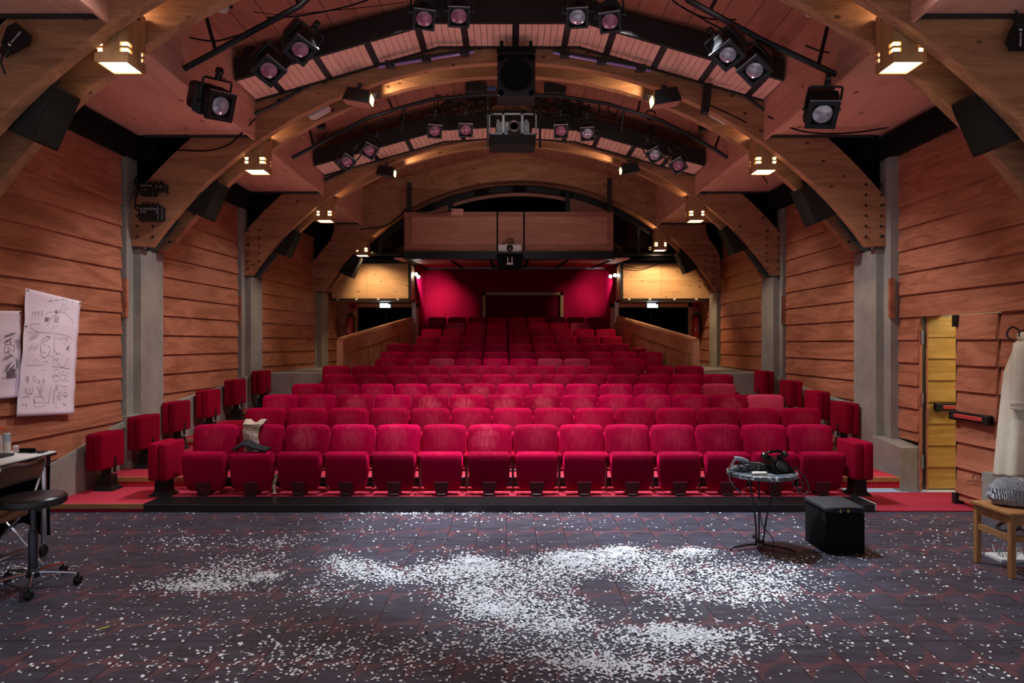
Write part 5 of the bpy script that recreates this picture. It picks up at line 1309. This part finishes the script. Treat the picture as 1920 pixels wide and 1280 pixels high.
m.build('lenses', 'black_gloss', g); m = M(); m.tube([(-.065, 0, .012), (-.06, .05, .008), (.02, .07, .006)], .004, 6); m.tube([(.065, 0, .012), (.06, .05, .008), (-.02, .06, .01)], .004, 6); m.tube([(-.02, 0, .012), (.02, 0, .012)], .004, 6); m.build('temples', 'black', g)

# ---- chair of brown ply and chrome tube
g = thing('ply_chair', (-3.95, 5.22, 0), 'brown plywood chair with chrome tube frame, pushed up to the white topped table', 'chair', None, (0, 0, -PI/2))
m = M(); NU, NV = 14, 6
def bk(i, j):
    u = i/(NU-1)*2-1; v = j/(NV-1); return Vector((u*(.235+.015*v), .20+.055*(1-u*u)+.03*v, .725+.14*v-.02*u*u*(1-v)))
m.faces([bk(i, j) for j in range(NV) for i in range(NU)], [(j*NU+i, j*NU+i+1, (j+1)*NU+i+1, (j+1)*NU+i) for j in range(NV-1) for i in range(NU-1)])
o = m.build('backrest', 'chair_brown', g); o.modifiers.new('t', 'SOLIDIFY').thickness = .012
m = M(); sq = []
for i in range(33):
    a = 2*PI*i/32; c_, s_ = math.cos(a), math.sin(a); sq.append((.225*abs(c_)**.6*(1 if c_ >= 0 else -1), -.03+.21*abs(s_)**.6*(1 if s_ >= 0 else -1)))
m.prism([(x, y) for x, y in sq[:-1]], .438, .462, 'Z'); m.bevel(.008, 2); m.build('seat', 'chair_brown', g)
m = M()
for s_ in (-1, 1):
    m.tube(smoothpath([(s_*.24, .235, .87), (s_*.245, .22, .80), (s_*.22, .14, .52), (s_*.20, .06, .40), (s_*.21, -.12, .2), (s_*.22, -.22, .012)]), .011, 8)
    m.tube(smoothpath([(s_*.205, -.12, .42), (s_*.205, .05, .25), (s_*.22, .24, .012)]), .011, 8)
m.tube(smoothpath([(-.24, .235, .865), (-.16, .27, .875), (0, .285, .86), (.16, .27, .875), (.24, .235, .865)]), .011, 8); m.tube([(-.21, .13, .16), (.21, .13, .16)], .009, 6); m.tube([(-.20, -.1, .42), (.20, -.1, .42)], .009, 6)
m.build('tube_frame', 'chrome', g)

# ---- round stool on castors
p = G(62, 1100); g = thing('round_stool', (p.x, p.y, 0), 'round black padded stool on a chrome column with five castors', 'stool')
m = M(); m.lathe([(0, .595), (.195, .60), (.212, .612), (.215, .63), (.213, .655), (.20, .668), (.16, .674), (0, .678)], n=44); m.build('seat', 'leather', g)
m = M(); m.lathe([(.0, .58), (.09, .582), (.10, .597), (0, .598)], n=24); m.lathe([(.02, .34), (.02, .59)], n=18); m.lathe([(.030, .10), (.030, .40), (.026, .41), (.0, .412)], n=20); m.lathe([(.0, .07), (.045, .075), (.05, .11), (.035, .13), (.03, .14)], n=20); m.build('column', 'steel_dark', g)
m = M(); m.tube(smoothpath([(.0, -.02, .585), (.05, -.03, .57), (.09, -.03, .56)]), .006, 6); m.build('height_lever', 'chrome', g)
for k in range(5):
    a = math.radians(12+72*k); d = Vector((math.cos(a), math.sin(a), 0))
    m = M(); m.tube([d*.03+Vector((0, 0, .105)), d*.15+Vector((0, 0, .10)), d*.29+Vector((0, 0, .082))], [.017, .014, .011], 8); q = m.build('leg', 'chrome', g)
    m = M(); c_ = d*.295
    m.cyl(c_+Vector((0, 0, .05)), c_+Vector((0, 0, .088)), .008, n=8); m.lathe([(.015, -.02), (.028, -.02), (.030, -.012), (.030, .012), (.028, .02), (.015, .02)], (c_.x, c_.y, .030), 18, 'X'); m.build('castor', 'black_metal', q)

# ================================================================== THINGS ON THE STAGE, RIGHT
p = G(1424, 1026); TX, TY = p.x, p.y; TZ = .665
g = thing('bistro_table', (TX, TY, 0), 'small round chipped grey table on thin black rod legs, phone on top', 'table')
m = M(); m.lathe([(0, TZ-.036), (.285, TZ-.036), (.295, TZ-.03), (.295, TZ-.004), (.288, TZ), (0, TZ)], (0.02, 0, 0), 56)
t = NT('chipped'); v = t.coords(); n = t.noise(v, 26, 6, .75)
t.ln(t.ramp(n, [(.56, lin((70, 78, 84))), (.60, lin((216, 220, 222)))]), t.b.inputs['Base Color']); t.setb(Roughness=.3); MATS['chipped'] = t.m
m.build('table_top', 'chipped', g)
for k, a in enumerate((200, 320, 80)):
    ca, sa = math.cos(math.radians(a)), math.sin(math.radians(a)); m = M()
    m.tube(smoothpath([(.02+.14*ca, .14*sa, TZ-.03), (.008+.06*ca, .06*sa, .30), (.035*ca, .035*sa, .05), (.06*ca, .06*sa, .035)] + [(.16*ca, .16*sa, .034), (.27*ca, .27*sa, .030), (.30*ca, .30*sa, .012), (.295*ca, .295*sa, .008)]), .008, 8); m.build('leg', 'black_metal', g)
m = M(); m.lathe([(.036, .05), (.042, .045), (.042, .055), (.036, .06)], n=18); m.lathe([(.15, TZ-.045), (.16, TZ-.05), (.16, TZ-.036), (.15, TZ-.036)], (.02, 0, 0), 30); m.build('ring', 'black_metal', g)
# telephone
g = thing('telephone', (TX+.14, TY-.03, TZ), 'glossy black rotary telephone on the small round table', 'telephone', None, (0, 0, .35))
m = M(); m.hexa([(-.105, -.11, 0), (.105, -.11, 0), (.10, .11, 0), (-.10, .11, 0), (-.075, -.02, .10), (.075, -.02, .10), (.07, .08, .115), (-.07, .08, .115)]); m.bevel(.016, 3)
for s_ in (-1, 1): m.rbox(s_*.06-.012, s_*.06+.012, .0, .06, .10, .142, .006, 2)
m.build('body', 'black_gloss', g)
m = M(); m.tube(smoothpath([(-.11, .03, .145), (-.06, .03, .168), (0, .03, .172), (.06, .03, .168), (.11, .03, .145)]), .013, 10)
for s_ in (-1, 1): m.lathe([(.012, .03), (.028, .015), (.032, -.012), (.024, -.022), (0, -.022)], (s_*.108, .03, .14), 16)
m.build('handset', 'black_gloss', g)
d0 = Vector((0, -.068, .055)); mt = Matrix.Translation(d0) @ Matrix.Rotation(math.radians(48), 4, 'X')
m = M(); m.lathe([(.0, .012), (.03, .012), (.052, .006), (.055, 0)], n=26); m.xf(mt); m.build('dial', 'steel_dark', g)
m = M()
for k in range(10):
    a = math.radians(-30+30*k); m.lathe([(.0075, .0095), (.0065, .0115), (0, .0115)], (.040*math.cos(a), .040*math.sin(a), 0), 8)
m.xf(mt); m.build('finger_holes', 'void', g)
p0 = Vector((TX, TY, TZ))
pts = [(.22, .05, .02), (.30, .02, .03), (.36, -.02, -.02), (.40, -.05, -.10), (.395, -.06, -.17), (.34, -.06, -.19), (.31, -.05, -.14), (.33, -.03, -.06), (.37, -.02, -.10), (.36, -.02, -.16), (.30, 0, -.12), (.285, .02, -.03)]
cable([p0+Vector(q) for q in pts], 'grey telephone cord looping off the right side of the round table', .0055, 'steel_dark', None, 'hanging_telephone_lead')
pts = []
for k in range(70):
    a = k*.83; r = .04+.055*abs(math.sin(k*.37)); pts.append((-.05+r*math.cos(a)*1.5, -.02+r*math.sin(a), .018+.05*abs(math.sin(k*.53))))
cable([p0+Vector(q) for q in pts], 'tangled black cord heaped in the middle of the small round table', .0045, 'black_metal', None, 'cable_tangle')
# hand tool at the left rim: silver curling tongs and its lead
g = thing('curling_tongs', p0+Vector((-.21, -.02, .0)), 'silver hand tongs leaning over the left rim of the round table', 'tongs', None, (0, 0, .2))
m = M(); m.tube([(-.01, 0, .118), (.06, .01, .10), (.12, .02, .075)], [.018, .022, .018], 10); m.build('handle', 'silver', g)
m = M(); m.tube([(-.01, 0, .118), (-.05, -.01, .06), (-.075, -.02, .015)], [.012, .013, .016], 10); m.tube([(.0, .012, .11), (-.035, .0, .055), (-.06, -.01, .02)], [.006, .007, .007], 8); m.build('jaws', 'chrome', g)
m = M(); m.tube(smoothpath([(-.07, -.02, .02), (-.02, -.02, .035), (.06, -.01, .045), (.13, .01, .03)]), [.014]*19 if False else .016, 10); m.build('lower_grip', 'grey', g)
cable([p0+Vector(q) for q in ((-.28, -.04, .02), (-.275, -.05, -.06), (-.24, -.05, -.12), (-.18, -.05, -.17), (-.12, -.04, -.22), (-.03, -.02, -.24), (0, 0, -.30))], 'thin grey lead hanging from the left rim of the round table', .004, 'grey', None, 'hanging_lead')
g = thing('inline_switch', p0+Vector((-.205, -.05, -.15)), 'small oval switch on the lead below the round table', 'switch', None, (0, .75, 0)); m = M(); m.lathe([(0, -.035), (.010, -.025), (.013, 0), (.010, .025), (0, .035)], (0, 0, 0), 12, 'X'); m.build('body', 'steel_dark', g)
cable([(TX+.0, TY, .36), (TX+.02, TY-.02, .2), (TX+.09, TY-.06, .1), (TX+.08, TY-.1, .02), (TX+.03, TY-.12, .012), (TX-.02, TY-.06, .02)], 'thin black lead curling down the legs of the round table', .004, 'black', None, 'hanging_lead')
g = thing('soap_box', p0+Vector((-.06, -.17, 0)), 'small off-white oblong box at the front rim of the round table', 'box', None, (0, 0, .06)); m = M(); m.rbox(-.062, .062, -.025, .025, .0, .026, .012, 3); m.build('body', 'offwhite', g); m = M(); m.box(.045, .0625, -.012, .012, .008, .02); m.build('end_label', 'red_bar', g)
g = thing('grey_case', p0+Vector((-.14, .02, 0)), 'grey crumpled pouch under the cords on the round table', 'pouch'); m = M(); m.lathe([(0, 0), (.06, 0), (.075, .015), (.06, .04), (.03, .05), (0, .052)], n=18, sx=1.3, sy=.8); m.build('pouch', 'grey', g)

# black box stool with cushion
a = G(1547, 1040); 
g = thing('box_stool', (2.835, 5.965, 0), 'black box stool with dark cushion strapped on top', 'stool')
m = M(); m.rbox(-.165, .165, -.205, .20, 0, .345, .006, 2); m.build('box', 'black_soft', g)
m = M(); m.rbox(-.172, .172, -.215, .215, .348, .40, .024, 4); m.build('cushion', 'cushion', g)
m = M()
for x in (-.045, .02): m.box(x-.008, x+.008, -.2165, -.2145, .35, .395)
m.build('brass_strap_ends', 'brass', g)
m = M(); m.tube(smoothpath([(-.12, -.217, .372), (-.06, -.222, .385), (.05, -.222, .386), (.14, -.218, .372)]), .008, 6); m.build('strap', 'black_gloss', g)

# wooden chair at the right edge
g = thing('wooden_chair', (4.02, 5.36, 0), 'plain pine chair at the right edge of the picture', 'chair')
m = M(); m.rbox(-.26, .24, -.23, .22, .475, .50, .006, 2); m.build('seat', 'pine_chair', g)
for x, y in ((-.215, -.19), (-.215, .19), (.21, -.19), (.21, .19)):
    m = M(); m.rbox(x-.021, x+.021, y-.021, y+.021, 0, .478 if x < 0 else .9, .004, 1); m.build('leg', 'pine_chair', g)
m = M(); m.box(-.205, .205, -.203, -.18, .40, .475); m.box(-.225, -.205, -.18, .18, .40, .475); m.box(-.205, .205, .18, .20, .40, .475); m.build('apron', 'pine_chair', g)
m = M(); m.box(-.205, .205, -.2, -.178, .275, .32); m.box(-.226, -.204, -.18, .18, .275, .32); m.build('stretcher', 'pine_chair', g)
m = M(); m.box(.20, .22, -.19, .19, .74, .90); m.build('backrest', 'pine_chair', g)
m = M(); m.lathe([(0, .0), (.15, .0), (.19, .05), (.18, .13), (.12, .19), (0, .21)], (0, 0, 0), 30, 'Z', 1.15, .85)
for vtx in m.b.verts: vtx.co += Vector((R.uniform(-1, 1), R.uniform(-1, 1), R.uniform(-1, 1)))*.006
o = m.build('wool_pullover', 'knit'); o.location = (4.02, 5.40, .512); tag(o, 'chunky white and grey knitted pullover heaped on the pine chair', 'pullover')
# crumpled things under that chair, black cable loop on the floor
m = M(); rr = [(1870, 985), (1885, 976), (1905, 979), (1912, 988), (1895, 994), (1876, 992), (1869, 986), (1880, 979), (1898, 977)]
cable([G(a, b, .012) for a, b in rr] + [G(1925, 1000, .012)], 'black cable loop lying on the floor behind the pine chair', .010, 'black', None, 'floor_cable')
g = thing('script_pages', (4.12, 5.62, 0), 'crumpled pages lying on the floor under the pine chair', 'papers'); m = M(); m.rbox(-.14, .16, -.1, .1, 0, .03, .004, 1); m.build('stack', 'white', g); m = M()
for k in range(16): a_ = Vector((R.uniform(-.12, .15), R.uniform(-.08, .08), .03)); m.tube([a_, a_+Vector((R.uniform(-.06, .06), R.uniform(-.05, .05), R.uniform(.03, .1)))], .004, 5)
m.build('shreds', 'silver', g)

# trench coat on a hanger by the right wall
g = thing('trench_coat', (4.55, 6.0, 0), 'beige trench coat hanging from a dark hook by the right wall', 'coat')
NU, NV = 64, 40
def coat(u, v):
    a = 2*PI*u; z = 1.83-1.20*v; e = min(1, v*4)
    w = .075 + .075*e**.6 + .105*v; d = .05+.05*e+.075*v
    fold = (.004+.020*v)*(math.sin(5*a+1.0)+.6*math.sin(8*a+.4+1.5*v))*e
    return Vector(((w+fold)*math.cos(a), (d+fold*.7)*math.sin(a), z + .03*v*math.cos(a+.6) - .05*abs(math.cos(a))*(1-e)))
us = [.80 + .93*i/(NU-1) for i in range(NU)]      # open down the front
m = M(); v = [coat(u, j/(NV-1)) for j in range(NV) for u in us]
f = [(j*NU+i, j*NU+i+1, (j+1)*NU+i+1, (j+1)*NU+i) for j in range(NV-1) for i in range(NU-1)]
m.faces(v, f); o = m.build('coat_body', 'coat', g, sharp=180); o.modifiers.new('t', 'SOLIDIFY').thickness = .008
m = M(); m.faces([Vector((.86*q.x, .82*q.y+.008, q.z+.01)) for q in v], f); m.build('lining', 'coat_dark', g, sharp=180)
for s_ in (-1, 1):
    pth = smoothpath([(s_*.085, -.055, 1.79), (s_*.125, -.085, 1.70), (s_*.150, -.105, 1.50), (s_*.160, -.115, 1.34), (s_*.165, -.12, 1.20)], 8); n = len(pth)
    m = M(); rings = []
    for i, p in enumerate(pth):
        t_ = i/(n-1); r = (.062+.006*math.sin(t_*PI)) * (1 if t_ > .1 else .6+4*t_); rings.append([m.b.verts.new(p + Vector((r*(1+.05*math.sin(3*b_+9*t_))*math.cos(b_), .62*r*math.sin(b_), .012*math.cos(b_)*s_))) for b_ in [2*PI*q/24 for q in range(24)]])
    for q_, w_ in zip(rings, rings[1:]):
        for k in range(24): m.b.faces.new((q_[k], q_[(k+1) % 24], w_[(k+1) % 24], w_[k]))
    o = m.build('sleeve', 'coat', g, sharp=180); o.modifiers.new('t', 'SOLIDIFY').thickness = .006
    m = M(); e_ = pth[-1]; m.lathe([(.066, .05), (.068, .052), (.068, .078), (.066, .08)], e_, 24, 'Z', 1, .62); m.lathe([(0, -.005), (.010, -.004), (.010, .004)], e_+Vector((-.03*s_, -.045, .065)), 10, 'Y'); m.build('cuff_strap', 'coat', g)
m = M()
for s_ in (-1, 1): m.hexa([(s_*.015, -.165, 1.42), (s_*.085, -.155, 1.56), (s_*.085, -.145, 1.56), (s_*.015, -.155, 1.42), (s_*.02, -.085, 1.83), (s_*.085, -.06, 1.80), (s_*.085, -.05, 1.80), (s_*.02, -.075, 1.83)])
m.rbox(-.07, .07, -.075, .04, 1.795, 1.875, .018, 3); m.build('collar', 'coat', g)
m = M()
for z in (1.34, 1.16, .98): m.lathe([(0, -.006), (.012, -.005), (.012, .004)], (-.045, -.155-.06*(1.4-z), z), 12, 'Y')
m.build('buttons', 'coat_dark', g)
g = thing('coat_hanger', (4.46, 6.0, 1.86), 'dark hanger hook holding the trench coat', 'hanger')
m = M(); m.tube(smoothpath([(.02, 0, -.02), (.02, 0, .03), (-.03, 0, .06), (-.07, 0, .04), (-.085, 0, -.01), (-.05, 0, -.05), (.02, 0, -.075), (.10, 0, -.10)]), .008, 8); m.tube([(.02, 0, .03), (.16, .02, .035), (.26, .02, .02)], .007, 6); m.build('hook', 'black_gloss', g)
m = M(); NU = 7; NV = 12
v = [Vector((.14+.05*(i/(NU-1)-.5)*2+.006*math.sin(j), -.17+.012*math.sin(i*1.4), .86-.33*j/(NV-1))) for j in range(NV) for i in range(NU)]
m.faces(v, [(j*NU+i, j*NU+i+1, (j+1)*NU+i+1, (j+1)*NU+i) for j in range(NV-1) for i in range(NU-1)])
o = m.build('hanging_scarf', 'check'); o.location = (4.36, 5.98, -.0); o.modifiers.new('t', 'SOLIDIFY').thickness = .012; tag(o, 'checked beige scarf hanging out below the trench coat', 'scarf')

# ================================================================== PAPER FLAKES
rng = np.random.default_rng(5)
C = [  # px, py, sx, sy, n, heap height
    (893, 1058, 20, 7, 900, .05), (905, 1066, 44, 12, 800, .02), (900, 1072, 70, 20, 700, 0), (900, 1112, 46, 14, 520, 0), (922, 1143, 36, 9, 520, .01), (930, 1135, 60, 18, 300, 0),
    (1072, 1046, 26, 7, 900, .045), (1085, 1058, 56, 12, 1100, .02), (1163, 1036, 22, 6, 800, .05), (1168, 1044, 46, 8, 600, .02), (1100, 1080, 80, 18, 800, 0), (1105, 1108, 60, 14, 520, 0),
    (1298, 1036, 22, 5, 520, .035), (1290, 1062, 46, 12, 900, .015), (1300, 1082, 60, 12, 900, .01), (1350, 1106, 70, 12, 900, .01), (1250, 1092, 70, 9, 700, 0), (1290, 1118, 70, 5, 420, .01), (1340, 1124, 50, 4, 260, 0), (1200, 1072, 60, 14, 300, 0),
    (1180, 1135, 90, 18, 620, 0), (1230, 1180, 50, 6, 420, .01), (1300, 1192, 60, 8, 420, 0), (1250, 1200, 70, 9, 240, 0), (1000, 1080, 60, 16, 400, 0), (1000, 1120, 90, 34, 900, 0), (1050, 1168, 100, 22, 520, 0), (1036, 1172, 34, 8, 220, 0),
    (520, 1022, 44, 8, 420, 0), (560, 1040, 40, 6, 480, .01), (600, 1050, 40, 7, 480, 0), (640, 1062, 40, 7, 560, .01), (690, 1074, 44, 8, 420, 0), (730, 1086, 30, 9, 300, 0), (770, 1072, 50, 10, 260, 0), (512, 1082, 24, 6, 360, .01), (560, 1090, 50, 12, 260, 0), (460, 1046, 50, 14, 240, 0),
    (430, 1074, 50, 14, 420, 0), (350, 1098, 50, 8, 420, 0), (410, 1096, 40, 8, 260, 0), (600, 1106, 90, 18, 300, 0), (830, 1075, 40, 12, 300, 0), (345, 1018, 40, 14, 130, 0), (420, 1170, 120, 24, 130, 0),
    (1050, 1225, 260, 28, 800, 0), (820, 1215, 180, 26, 560, 0), (1110, 1242, 46, 9, 280, 0), (1180, 1255, 60, 10, 220, 0), (1300, 1225, 150, 28, 420, 0), (600, 1240, 170, 22, 180, 0), (1150, 1265, 320, 14, 220, 0), (300, 1240, 180, 26, 100, 0), (1500, 1200, 120, 40, 200, 0), (1450, 1060, 60, 20, 420, 0), (1420, 1100, 70, 22, 520, 0), (1490, 1085, 60, 20, 140, 0),
    (800, 962, 75, 2.5, 170, 0), (960, 975, 160, 10, 140, 0), (700, 1000, 200, 24, 130, 0), (1700, 1020, 110, 40, 120, 0), (1780, 1060, 90, 50, 90, 0), (1800, 1220, 90, 40, 90, 0), (1560, 1045, 40, 8, 60, 0), (1520, 1020, 24, 8, 40, 0), (30, 1070, 30, 6, 320, .015), (60, 1060, 70, 10, 60, 0), (200, 1130, 120, 40, 90, 0)]
V = []; Fc = []
def flake(x, y, z, s, big=1):
    a = rng.uniform(0, 2*PI); c_, s_ = math.cos(a)*s, math.sin(a)*s
    tx, ty = rng.normal(0, .22*big, 2); b = len(V); asp = rng.uniform(.55, 1)
    for du, dv in ((-1, -1), (1, -1), (1, 1), (-1, 1)):
        ex = du*c_ - dv*s_*asp; ey = du*s_ + dv*c_*asp
        V.append((x+ex, y+ey, max(.0012, z + abs(s)*.25*big + ex*tx + ey*ty)))
    Fc.append((b, b+1, b+2, b+3))
WV = [(rng.uniform(1.5, 9)*math.cos(t), rng.uniform(1.5, 9)*math.sin(t), rng.uniform(0, 6.28)) for t in rng.uniform(0, 6.28, 14)]
def clump(x, y): return sum(math.sin(a*x+b*y*.9+c) for a, b, c in WV)/3.2
for px, py, sx_, sy_, n, hh in C:
    for _ in range(int(n*1.12)):
        a, b = rng.normal(0, 1, 2)*.92; x_, y_ = px+a*sx_, py+b*sy_
        if y_ < 957.5 or y_ > 1300: continue
        p = G(x_, y_)
        if p.x > 4.7: continue
        if hh < .02 and rng.uniform() < .5*(clump(p.x, p.y) + .45): continue
        z = hh*.42*math.exp(-(a*a+b*b)*.8)*(1+.35*clump(p.x*3, p.y*3))*rng.uniform(.6, 1) + abs(rng.normal(0, .003))
        flake(p.x, p.y, z, rng.uniform(.0055, .0098))
for _ in range(1500):
    p = G(rng.uniform(-60, 1980), 643 + 315/rng.uniform(.45, .995))
    if abs(p.x) > 4.75 or (p.x > 4.6 and p.y < 7.2): continue
    flake(p.x, p.y, 0, rng.uniform(.005, .0095))
me = bpy.data.meshes.new('paper_flakes'); me.from_pydata(V, [], Fc); me.materials.append(MATS['confetti'])
o = bpy.data.objects.new('paper_flakes', me); COL.objects.link(o); tag(o, 'thousands of white paper snow flakes scattered and heaped over the dark stage floor', 'paper flakes', kind='stuff')
p = G(196, 1177); m = M(); m.hexa([(-.03, -.008, 0), (.03, -.004, 0), (.03, .008, 0), (-.03, .006, 0), (-.03, -.008, .003), (.03, -.004, .003), (.03, .008, .003), (-.03, .006, .003)]); o = m.build('tape_scrap', 'yellow'); o.location = (p.x, p.y, .001); o.rotation_euler = (0, 0, .9); tag(o, 'small yellow tape scrap on the dark stage floor at left', 'tape')

# ================================================================== LIGHT
w = bpy.data.worlds.new('world'); scene.world = w; w.use_nodes = True
w.node_tree.nodes['Background'].inputs[0].default_value = (.55, .6, .75, 1); w.node_tree.nodes['Background'].inputs[1].default_value = WORLD
COOL = (.80, .89, 1.0); WARM = (1.0, .70, .40)
# work lights among the stage lanterns
for x, k, xa in ((-1.45, .33, -2.5), (.1, 1.05, .6), (1.55, .58, 2.8)):
    spot((x, 6.98, 5.72 if abs(x) < 1 else 5.46), (xa, 6.45, 0), KEY*k, COOL, 52, .5, .05, 'stage_spot')
for x, k in ((-1.7, .15), (1.5, .27)):
    spot((x, 3.1, 5.5), (x*1.1, 2.35, 0), KEY*k, COOL, 46, .5, .06, 'stage_spot')
for x, y, z in ((-2.3, 8.45, .75), (0, 8.45, .75), (2.3, 8.45, .75), (-2.0, 11.08, 1.1), (1.9, 11.08, 1.1), (-1.6, 13.7, 1.45), (1.7, 13.7, 1.45)):  # added fill spots hidden between seat rows, throwing light up at the ceiling
    spot((x, y, z), (x, y-.3, 5), ROW_FILL, (1, .84, .82), 118, .9, .2, 'row_fill')
spot((.1, 6.95, 5.7), (-.1, 8.0, .6), KEY*FRONT_, (1, .93, .95), 46, 1, .08, 'front_row_light')
for a, y in ((0, 6.26), (1, 9.50), (2, 12.76)):  # added fill spots hidden behind the beams to lighten the vault
    for x in (-2.0, 0, 2.0):
        spot((x, y, EYE+arch_inner(a, x)+.10), (x*.9, y+.9, 6.2), VAULT, (1, .84, .82), 165, 1, .12, 'vault_fill')
for x in (-2.2, 2.4):  # unseen lamps added behind the camera to light the white bounce sheet
    spot((x, -.6, 5.3), (x*1.2, .5, 0), KEY*REAR, (1, .93, .86), 76, .6, .1, 'stage_spot')
for x in (-1.25, 1.35):
    spot((x, 8.0, 5.45), (x*.2, 9.2, 0), KEY*HOUSE1*.5, (1, .93, .93), 66, 1.0, .1, 'house_light')
    spot((x, 8.0, 5.45), (x, 8.5, 0), KEY*HOUSE0*.5, (1, .93, .92), 120, .9, .1, 'house_light')
    spot((x, 11.2, 5.15), (x*.3, 11.4, 1), KEY*HOUSE2*.5, (1, .92, .92), 66, 1, .1, 'house_light')
    spot((x, 13.6, 5.6), (x*.8, 14.2, 1.5), KEY*HOUSE3*.5, (1, .92, .92), 60, 1, .1, 'house_light')
for s in (-1, 1):
    spot((s*1.5, 7.8, 5.1), (s*4.75, 8.7, 1.0), KEY*SIDE, (1, .95, .93), 56, .8, .1, 'side_fill')
    spot((s*1.5, 11.15, 5.1), (s*4.7, 11.3, 1.3), KEY*SIDE*.6, (1, .95, .93), 56, .8, .1, 'side_fill')
    spot((s*2.1, 13.9, 5.1), (s*3.3, 14.8, 1.9), KEY*SIDE*.13, (1, .95, .93), 40, .8, .1, 'side_fill')  # added spots to brighten the parapets
    spot((s*2.4, 4.4, 5.2), (s*4.7, 6.3 if s > 0 else 6.8, 1.1), KEY*SIDE*(.55 if s > 0 else .45), (1, .95, .93), 50, .8, .1, 'side_fill')  # added spots to brighten the coat and the pinned papers
spot((0, 11.3, 5.2), (0, 15.0, 4.35), KEY*BOOTH, (1, .9, .85), 62, 1, .1, 'booth_fill')  # fill spot added to brighten the booth parapet
for i, c in enumerate(BOXL):
    spot(c+Vector((0, 0, -.02)), c+Vector((0, 1.3 if i >= 6 else 0, -3)), BOXW*(BOXC if i >= 6 else 1), WARM, 128 if i >= 6 else 125, .6, .08, 'box_lamp_light')
    l = bpy.data.lights.new('box_lamp_uplight', 'POINT'); l.energy = BOXUP; l.color = WARM; l.shadow_soft_size = .04
    ob = bpy.data.objects.new('box_lamp_uplight', l); COL.objects.link(ob); ob.location = c+Vector((0, 0, .56))
for px, py, Y, tx, ty, Y2 in ((700, 176, 8.97, 762, 157, 9.25), (1222, 178, 8.97, 1160, 158, 9.25), (745, 316, 12.25, 800, 287, 12.52), (1160, 312, 12.25, 1112, 287, 12.52)):
    spot(P(px, py, Y), P(tx, ty, Y2), FLOODW, (1, .74, .44), 75, .8, .03, 'flood_lamp')
for s in (-1, 1):
    for (px, py, tx, ty) in (((782, 517, 815, 552) , (786, 520, 838, 575)) if s < 0 else ((1146, 519, 1118, 545), (1152, 517, 1085, 575))):
        spot(P(px, py, 17.12)+Vector((0, .2, 0)), P(tx, ty, 19.2), WALLSPOT*(1.5 if s < 0 else 1), (1, .95, .92), 46, 1, .03, 'wall_spot_light')
l = bpy.data.lights.new('passage_light', 'POINT'); l.energy = PASS; l.color = (1, .86, .5); l.shadow_soft_size = .15
ob = bpy.data.objects.new('passage_light', l); COL.objects.link(ob); ob.location = (6.1, 7.3, 2.5)
vs.exposure = EXPO
